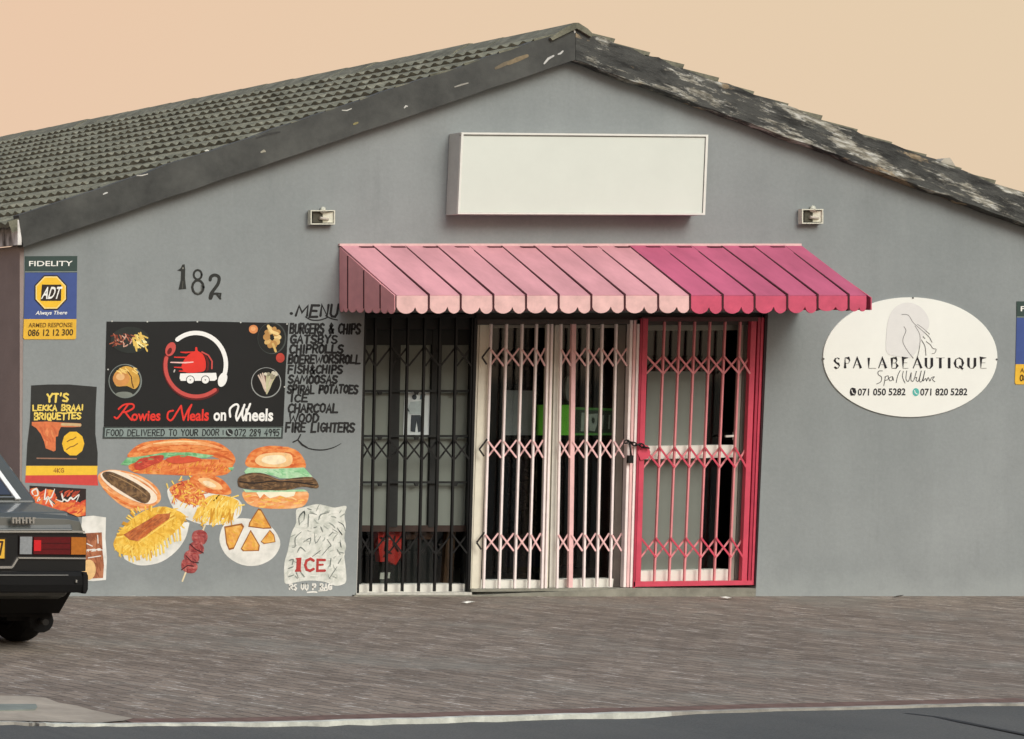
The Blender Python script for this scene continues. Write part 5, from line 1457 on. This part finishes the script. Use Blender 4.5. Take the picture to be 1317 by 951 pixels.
# fire lighter painting
C2 = crop(0, 560, 883 / 130.0)
m_ = thing('painted_fire_panel', 'painted flame panel with white brush script above the boot of the parked car', 'wall painting', P(75, 664, 0), GM)
mb = MB(); mb.poly(C2([(258, 440), (752, 468), (750, 700), (740, 716), (255, 700)]), pm((46, 34, 32), .12), 0); mb.build('panel', m_)
mb = MB(); mb.y0 = -.0035
fl = [(262, 600), (262, 470), (320, 456), (350, 500), (400, 470), (470, 480), (500, 560), (560, 590), (640, 560), (700, 590), (748, 560), (748, 700), (680, 712), (560, 660), (400, 640), (300, 620)]
mb.poly(C2(fl), mixed_paint((176, 46, 40), (216, 90, 52), (240, 164, 78), 11), 0); mb.brush(C2(fl), [pm((232, 134, 62)), pm((190, 52, 44)), pm((238, 168, 80)), pm((222, 96, 70))], 60, 10, 2.6, -.7, .6, 1); mb.brush(C2([(510, 480), (700, 480), (690, 540), (540, 540)]), [pm((206, 92, 60)), pm((120, 40, 36))], 16, 7, 2.2, -.8, .5, 1); mb.build('flames', m_)
mb = MB(); mb.y0 = -.0085
for pts in ([(290, 520), (280, 490), (320, 470), (330, 520), (300, 530)], [(345, 540), (330, 572), (352, 560)], [(400, 470), (390, 560), (420, 540), (400, 600)], [(478, 470), (450, 540), (430, 555), (480, 600), (440, 560)], [(490, 560), (540, 580), (560, 560), (590, 575), (620, 545), (640, 560), (690, 520), (668, 580)], [(540, 510), (550, 560)], [(430, 560), (460, 620)]):
    mb.stroke(smooth_pts(C2(pts), 4), 2.2, WH, 0, taper=True)
mb.build('script', m_)
# braai wood bag
m_ = thing('painted_wood_bag', 'painted white bag of brown firewood half hidden behind the parked car', 'wall painting', P(115, 748, 0), GM)
CW = crop(0, 560, 3.17)
mb = MB(); mb.poly(CW([(335, 332), (380, 328), (432, 335), (430, 420), (436, 500), (432, 590), (380, 595), (320, 590), (325, 450)]), WH, 0); mb.build('bag', m_)
mb = MB(); mb.y0 = -.0045; wd = mixed_paint((122, 68, 44), (164, 98, 64), (196, 132, 92), 12, (1, 1, .35))
for pts in ([(340, 400), (415, 396), (418, 460), (340, 466)], [(340, 478), (418, 470), (424, 530), (420, 582), (380, 584), (340, 580)]): mb.poly(CW(pts), wd, 0)
mb.brush(CW([(345, 400), (415, 400), (420, 580), (345, 580)]), [pm((124, 70, 46)), pm((190, 122, 84)), pm((142, 84, 56))], 46, 8, 2.2, 1.4, .4, 1)
for pts in ([(345, 470), (380, 466), (422, 468)], [(350, 440), (376, 452)], [(398, 408), (400, 440)], [(360, 500), (410, 492)]): mb.stroke(CW(pts), 1.5, WH, 4, taper=True)
mb.ell(*CW(362, 548), 9, 13, pm((226, 186, 128)), 4); mb.build('wood_pieces', m_)

PAINT = 1.0
# ================================================================== PARKED CAR
XS = XC + 7.72            # right flank
CW_ = 1.66                # width
XM = XS - CW_ / 2
YR = -4.05                # tail
M_CAR = mat((68, 71, 66), .34, .12, 3, spec=.6, coat=.5, name='black_car_paint')
M_CHR = mat((212, 212, 206), .22, .04, 20, metal=.85, name='car_chrome')
M_RUB = mat((17, 17, 17), .75, .15, 20, spec=.2, name='black_rubber')
car = thing('parked_car', 'dark older sedan parked nose in at the left, only its tail corner showing', 'car', (XM, YR + 2.1, 0))
def loft(mb, secs, m, closed=True):
    rings = [[mb.bm.verts.new(p) for p in s_] for s_ in secs]; k = mb.mi(m); n = len(secs[0])
    for A, B in zip(rings, rings[1:]):
        for i in range(n):
            j = (i + 1) % n
            f = mb.bm.faces.new((A[i], A[j], B[j], B[i])); f.material_index = k
    mb.bm.faces.new(rings[0][::-1]).material_index = k; mb.bm.faces.new(rings[-1]).material_index = k
def sec(y, zb, zs, zt, w, c=.05):
    """car body section at length y: sill zb, shoulder zs, deck zt"""
    h = w / 2
    L = [(-h + .10, zb), (-h + .02, zb + .10), (-h, zb + .22), (-h, zs - .06), (-h + .02, zs), (-h + c + .05, zt - .006), (-h * .5, zt + .006), (0, zt + .01)]
    return [Vector((XM + x, y, z)) for x, z in L] + [Vector((XM - x, y, z)) for x, z in L[::-1][1:]]
mb = MB()
Y = lambda d: YR + d
loft(mb, [sec(Y(.0), .44, .70, .725, 1.62), sec(Y(.015), .40, .79, .812, 1.65), sec(Y(.05), .34, .815, .838, 1.66), sec(Y(.35), .25, .845, .868, 1.67), sec(Y(.62), .23, .868, .885, 1.67), sec(Y(1.6), .22, .88, .90, 1.68), sec(Y(2.9), .22, .86, .885, 1.68),
          sec(Y(3.7), .24, .80, .825, 1.64), sec(Y(4.12), .30, .72, .745, 1.60), sec(Y(4.2), .40, .66, .68, 1.56)], M_CAR)
body = mb.build('body', car)
body.data.polygons.foreach_set('use_smooth', [False] * len(body.data.polygons))
bv = body.modifiers.new('bevel', 'BEVEL'); bv.width = .012; bv.segments = 2; bv.limit_method = 'ANGLE'
# greenhouse
def gh(z, y0, y1, w):
    return [Vector((XM - w / 2, y0, z)), Vector((XM + w / 2, y0, z)), Vector((XM + w / 2, y1, z)), Vector((XM - w / 2, y1, z))]
mb = MB()
base_, top_ = gh(.872, Y(.52), Y(2.95), 1.60), gh(1.37, Y(1.04), Y(2.35), 1.26)
loft(mb, [base_, gh(1.20, Y(.86), Y(2.56), 1.40), top_], M_CAR)
gho = mb.build('cabin', car); bv = gho.modifiers.new('bevel', 'BEVEL'); bv.width = .03; bv.segments = 3
def plate_on(q, off, th, m, name, parent):
    n_ = (q[1] - q[0]).cross(q[3] - q[0]).normalized()
    mb = MB(); mb.hexa([p + n_ * off for p in q], [p + n_ * (off + th) for p in q], m); return mb.build(name, parent)
def rear_q(u0, u1, v0, v1):
    def pt(u, v):
        a = base_[0].lerp(base_[1], u); b_ = top_[0].lerp(top_[1], u); return a.lerp(b_, v)
    return [pt(u0, v0), pt(u1, v0), pt(u1, v1), pt(u0, v1)]
rw = plate_on(rear_q(.09, .91, .10, .90), .004, .006, M_CARGLASS, 'rear_window', car)
for q in (rear_q(.912, .932, .04, .92), rear_q(.068, .088, .04, .92)):
    plate_on(q, .004, .014, mat((222, 224, 222), .3, .05), 'trim', rw)
for q in (rear_q(.088, .912, .055, .07), rear_q(.088, .912, .90, .92)):
    plate_on(q, .004, .014, mat((120, 124, 124), .3, .05, metal=.5), 'trim', rw)
for sgn in (0, 1):
    i0, i1 = (1, 2) if sgn else (3, 0)
    def pt(u, v):
        a = base_[i0].lerp(base_[i1], u); b_ = top_[i0].lerp(top_[i1], u); return a.lerp(b_, v)
    for (u0, u1) in ((.22, .50), (.54, .88)):
        if not sgn: u0, u1 = 1 - u1, 1 - u0
        plate_on([pt(u0, .12), pt(u1, .12), pt(u1, .88), pt(u0, .88)], .004, .005, M_CARGLASS, 'side_window', car)
def pt(u, v):
    a = base_[2].lerp(base_[3], u); b_ = top_[2].lerp(top_[3], u); return a.lerp(b_, v)
plate_on([pt(.08, .1), pt(.92, .1), pt(.92, .9), pt(.08, .9)], .004, .006, M_CARGLASS, 'windscreen', car)

# tail: everything below in photo pixels on the tail plane, mirrored to the far side
YT = YR - .004
def tail(pts, y0, y1, m, name, parent, mirror=False, label=None):
    mb = MB(); a = [P(px, py, y0) for px, py in pts]
    if mirror: a = [Vector((2 * XM - p.x, p.y, p.z)) for p in a][::-1]
    mb.hexa(a, [Vector((p.x, y1, p.z)) for p in a], m); return mb.build(name, parent, label)
xl = P(93.5, 0, YT).x - XM
M_LID = mat((96, 98, 96), .2, .05, 3, spec=.6, coat=.6, name='boot_lid_paint')
# boot lid: sloped shoulder that catches the sky
mb = MB()
ys = [YT - .012, YT + .0, YT + .06, YT + .48]
zs = [P(0, 681, YT).z, P(0, 679, YT).z + .004, P(0, 657, YT).z, P(0, 641, YT + .48).z]
zs = [.742, .752, .846, .884]
A_ = [Vector((XM - xl, y, z)) for y, z in zip(ys, zs)] + [Vector((XM - xl, ys[3], zs[3] - .03)), Vector((XM - xl, ys[0] + .02, zs[0] - .01))]
mb.hexa(A_, [Vector((XM + xl, p.y, p.z)) for p in A_], M_CAR)
lid = mb.build('boot_lid', car); bv = lid.modifiers.new('bevel', 'BEVEL'); bv.width = .01; bv.segments = 2
mb = MB(); 
for i, x in enumerate((17, 21, 25, 29.5, 34, 38.5, 43)):
    mb.bar((x, 665.5), (x + .3, 673.5), 2.2, YT - .026, YT - .006, M_CHR); mb.bar((x, 669.5 if i % 2 else 666.5), (x + 3.2, 669.5 if i % 2 else 666.5), 1.4, YT - .0255, YT - .007, M_CHR)
mb.build('boot_badge', car)
tail([(-250, 682), (109, 683), (109.5, 685.4), (-250, 684.6)], YT - .02, YT, M_CHR, 'trim_strip', car)
pn = tail([(-258, 686.5), (111, 686.5), (110, 735), (-257, 735)], YT - .006, YT + .02, mat((24, 25, 25), .3, .1, 4, coat=.4), 'tail_panel', car)
for mir in (False, True):
    lamp = tail([(24.5, 689), (111.5, 690), (111, 714.5), (24, 714)], YT - .014, YT - .007, mat((30, 20, 20), .4, .1), 'tail_lamp', car, mir)
    tail([(26, 690.5), (41.5, 690.5), (41, 713), (25.5, 713)], YT - .022, YT - .0145, mat((140, 144, 146), .25, .15, 60, coat=.5), 'reversing_lens', lamp, mir)
    tail([(43.5, 691), (91, 691), (90.5, 713.5), (43, 713)], YT - .022, YT - .0145, mat((92, 14, 18), .22, .2, 40, coat=.6), 'red_lens', lamp, mir)
    tail([(43.8, 695), (53, 695), (52.8, 709), (43.6, 709)], YT - .025, YT - .0222, mat((206, 34, 40), .2, .08, 40, coat=.6), 'reflector', lamp, mir)
    tail([(91.8, 691), (111, 691.5), (110.5, 713.5), (91.5, 713.5)], YT - .022, YT - .0145, mat((176, 104, 36), .22, .15, 40, coat=.5), 'indicator_lens', lamp, mir)
    for pts in ([(43, 698.5), (91, 698.5), (91, 699.3), (43, 699.3)], [(43, 706), (91, 706), (91, 706.8), (43, 706.8)]):
        tail(pts, YT - .0235, YT - .0222, mat((60, 10, 14), .3, .1), 'lens_rib', lamp, mir)
    tail([(22.5, 716.8), (110.5, 717.5), (110.5, 719.4), (22.5, 718.8)], YT - .018, YT - .0065, M_CHR, 'trim_strip', car, mir)
    tail([(22.5, 717), (24.6, 718), (16.5, 731), (14.5, 730)], YT - .018, YT - .0065, M_CHR, 'trim_strip', car, mir)
tail([(-160, 728.5), (16, 728.5), (15, 731.5), (-160, 731.5)], YT - .017, YT - .0065, M_CHR, 'trim_strip', car)
npl = tail([(-100, 692.5), (7, 693.5), (6.5, 718.5), (-100, 717.5)], YT - .02, YT - .008, mat((226, 178, 62), .45, .06), 'number_plate', car)
mb = MB(); mb.y0 = YT - .0205; ink2 = mat((60, 36, 20), .5, .05)
mb.stroke([(-2.8, 697), (3.2, 697.3), (-.2, 714)], 2.6, ink2, 0); mb.build('plate_number', npl)
tail([(-101, 691.5), (8, 692.3), (8, 694), (-101, 693)], YT - .021, YT - .007, mat((52, 40, 24), .5, .1), 'plate_border', npl)
tail([(6.3, 694), (8, 694), (7.5, 719.5), (5.8, 719)], YT - .021, YT - .007, mat((52, 40, 24), .5, .1), 'plate_border', npl)
# bumper with wrapped rubber corner
mb = MB()
YBp = YR - .10
prof = [(736, 0.0), (741, -.02), (752, -.022), (761, -.012), (763, .03)]
xr_ = P(105, 0, YBp).x - XM
sA = [Vector((XM - xr_, YBp + dy, P(0, py, YBp).z)) for py, dy in prof] + [Vector((XM - xr_, YR + .05, P(0, 763, YBp).z)), Vector((XM - xr_, YR + .05, P(0, 736, YBp).z))]
mb.hexa(sA, [Vector((2 * XM - p.x, p.y, p.z)) for p in sA], M_RUB); bmp = mb.build('bumper', car)
for mir in (1, -1):
    mb = MB()
    x0, x1 = xr_ - .005, P(116.5, 0, YBp).x - XM
    a_ = [Vector((XM + mir * x0, YBp - .03, P(0, 735.5, YBp).z)), Vector((XM + mir * (x1 - .02), YBp - .012, P(0, 736, YBp).z)), Vector((XM + mir * x1, YBp + .03, P(0, 740, YBp).z)), Vector((XM + mir * x1, YBp + .03, P(0, 760, YBp).z)), Vector((XM + mir * (x1 - .025), YBp - .012, P(0, 764, YBp).z)), Vector((XM + mir * x0, YBp - .03, P(0, 763.5, YBp).z))]
    mb.hexa(a_, [Vector((p.x, YR + .5, p.z)) for p in a_], M_RUB); e_ = mb.build('bumper_end', bmp)
    bv = e_.modifiers.new('bevel', 'BEVEL'); bv.width = .012; bv.segments = 3
tail([(-240, 739.2), (88, 739.4), (88, 740.6), (-240, 740.4)], YBp - .0235, YBp - .015, mat((150, 152, 150), .3, .1, metal=.6), 'bumper_strip', car)
tail([(97.5, 746), (99.5, 746), (99.5, 749.5), (97.5, 749.5)], YBp - .034, YBp - .02, M_CHR, 'bumper_bolt', car)
# under-tail apron that tucks forward
mb = MB()
zA, zB = P(0, 762, YR).z, P(0, 789, YR + .25).z
xA, xB = P(100, 0, YR).x - XM, P(76, 0, YR + .25).x - XM
q = [Vector((XM - xA, YR + .02, zA + .05)), Vector((XM + xA, YR + .02, zA + .05)), Vector((XM + xB, YR + .25, zB)), Vector((XM - xB, YR + .25, zB))]
mb.hexa(q, [p + Vector((0, .3, .02)) for p in q], M_RUB); mb.build('rear_apron', car)
mb = MB(); a_ = [Vector((XM + P(58, 0, YR + .4).x - XM, YR + .32, P(0, 797, YR + .4).z)), Vector((XM + P(58, 0, YR + .4).x - XM, YR + .85, P(0, 797, YR + .4).z))]
a_[0].x -= .06; a_[1].x -= .06
mb.tube(a_, .075, M_RUB, 14); mb.build('silencer', car)
mb = MB(); mb.tube([a_[0] + Vector((-.02, -.02, -.0)), a_[0] + Vector((-.02, -.10, .0))], .02, mat((34, 33, 31), .6, .2), 10); mb.build('tailpipe', car)
# wheels
WR = .30
wheels = []
def wheel():
    mbw = MB(); seg = 28
    prof = [(.0, WR - .07), (.02, WR - .015), (.045, WR), (.13, WR), (.155, WR - .015), (.175, WR - .07), (.16, WR - .10), (.015, WR - .10)]
    rings = []
    for k in range(seg):
        a = 2 * math.pi * k / seg
        rings.append([mbw.bm.verts.new((x - .0875, r_ * math.cos(a), r_ * math.sin(a))) for x, r_ in prof])
    kk = mbw.mi(M_RUB)
    for k in range(seg):
        A, B = rings[k], rings[(k + 1) % seg]
        for i in range(len(prof)):
            j = (i + 1) % len(prof); mbw.bm.faces.new((A[i], B[i], B[j], A[j])).material_index = kk
    root = mbw.build('wheel', car)
    mbr = MB(); mbr.tube([Vector((-.05, 0, 0)), Vector((.05, 0, 0))], WR - .10, mat((120, 122, 122), .35, .1, metal=.7), 24); mbr.tube([Vector((-.065, 0, 0)), Vector((.065, 0, 0))], .06, mat((50, 50, 50), .4, .1, metal=.5), 14)
    rim = mbr.build('rim', root, recalc=True)
    # build() shifted by the parents' location; both meshes were made at the origin
    off = parent_world(car)
    for v in root.data.vertices: v.co += off
    for v in rim.data.vertices: v.co += off
    return root, rim
w0, rim0 = wheel()
spots = [(XS - .10, Y(.69)), (XS - CW_ + .10, Y(.69)), (XS - .10, Y(3.28)), (XS - CW_ + .10, Y(3.28))]
for i, (x, y) in enumerate(spots):
    if i == 0: w, r_ = w0, rim0
    else:
        w = w0.copy(); link(w, car); r_ = rim0.copy(); link(r_, w)
    w.location = Vector((x, y, WR + .002)) - Vector(car.location)
    r_.location = (0, 0, 0)
# arches and underside
mb = MB(); mb.box(XM - .68, XM + .68, Y(.3), Y(4.0), .19, .26, M_RUB); mb.build('underbody', car)
mb = MB(); mb.box(XM + .52, XM + .8, Y(.36), Y(.40), .16, .36, M_RUB); mb.build('mudflap', car)

# ================================================================== SMALL LITTER
for (px, py, lab) in ((603, 776, 'scrap of white paper on the paving below the pale pink gate'), (934, 770, 'scrap of white paper on the paving below the red gate')):
    o = thing('paper_scrap', lab, 'litter', PG(px, py, 0), 'paper scraps on the paving')
    mb = MB(); rr = random.Random(px)
    c = PG(px, py, .006); k = 9
    pts = [c + Vector((math.cos(a * .7) * rr.uniform(.03, .055), math.sin(a * .7) * rr.uniform(.02, .05), rr.uniform(0, .012))) for a in range(k)]
    mb.bm.verts.new(c + Vector((0, 0, .014))); ct = c + Vector((0, 0, .016))
    for a in range(k): mb.face([ct, pts[a], pts[(a + 1) % k]], M_WHITE)
    mb.build('crumpled_sheet', o)
o = thing('dead_leaf', 'dark dry leaf lying at the foot of the right wall', 'leaf', PG(1156, 769, 0))
mb = MB(); c = PG(1156, 768.5, .01); mb.hexa([c + Vector(v) for v in ((-.035, 0, 0), (0, -.02, .01), (.035, 0, .015), (0, .02, .006))], [c + Vector(v) for v in ((-.035, 0, .004), (0, -.02, .014), (.035, 0, .019), (0, .02, .01))], mat((52, 44, 34), .8, .2)); mb.build('leaf_blade', o)
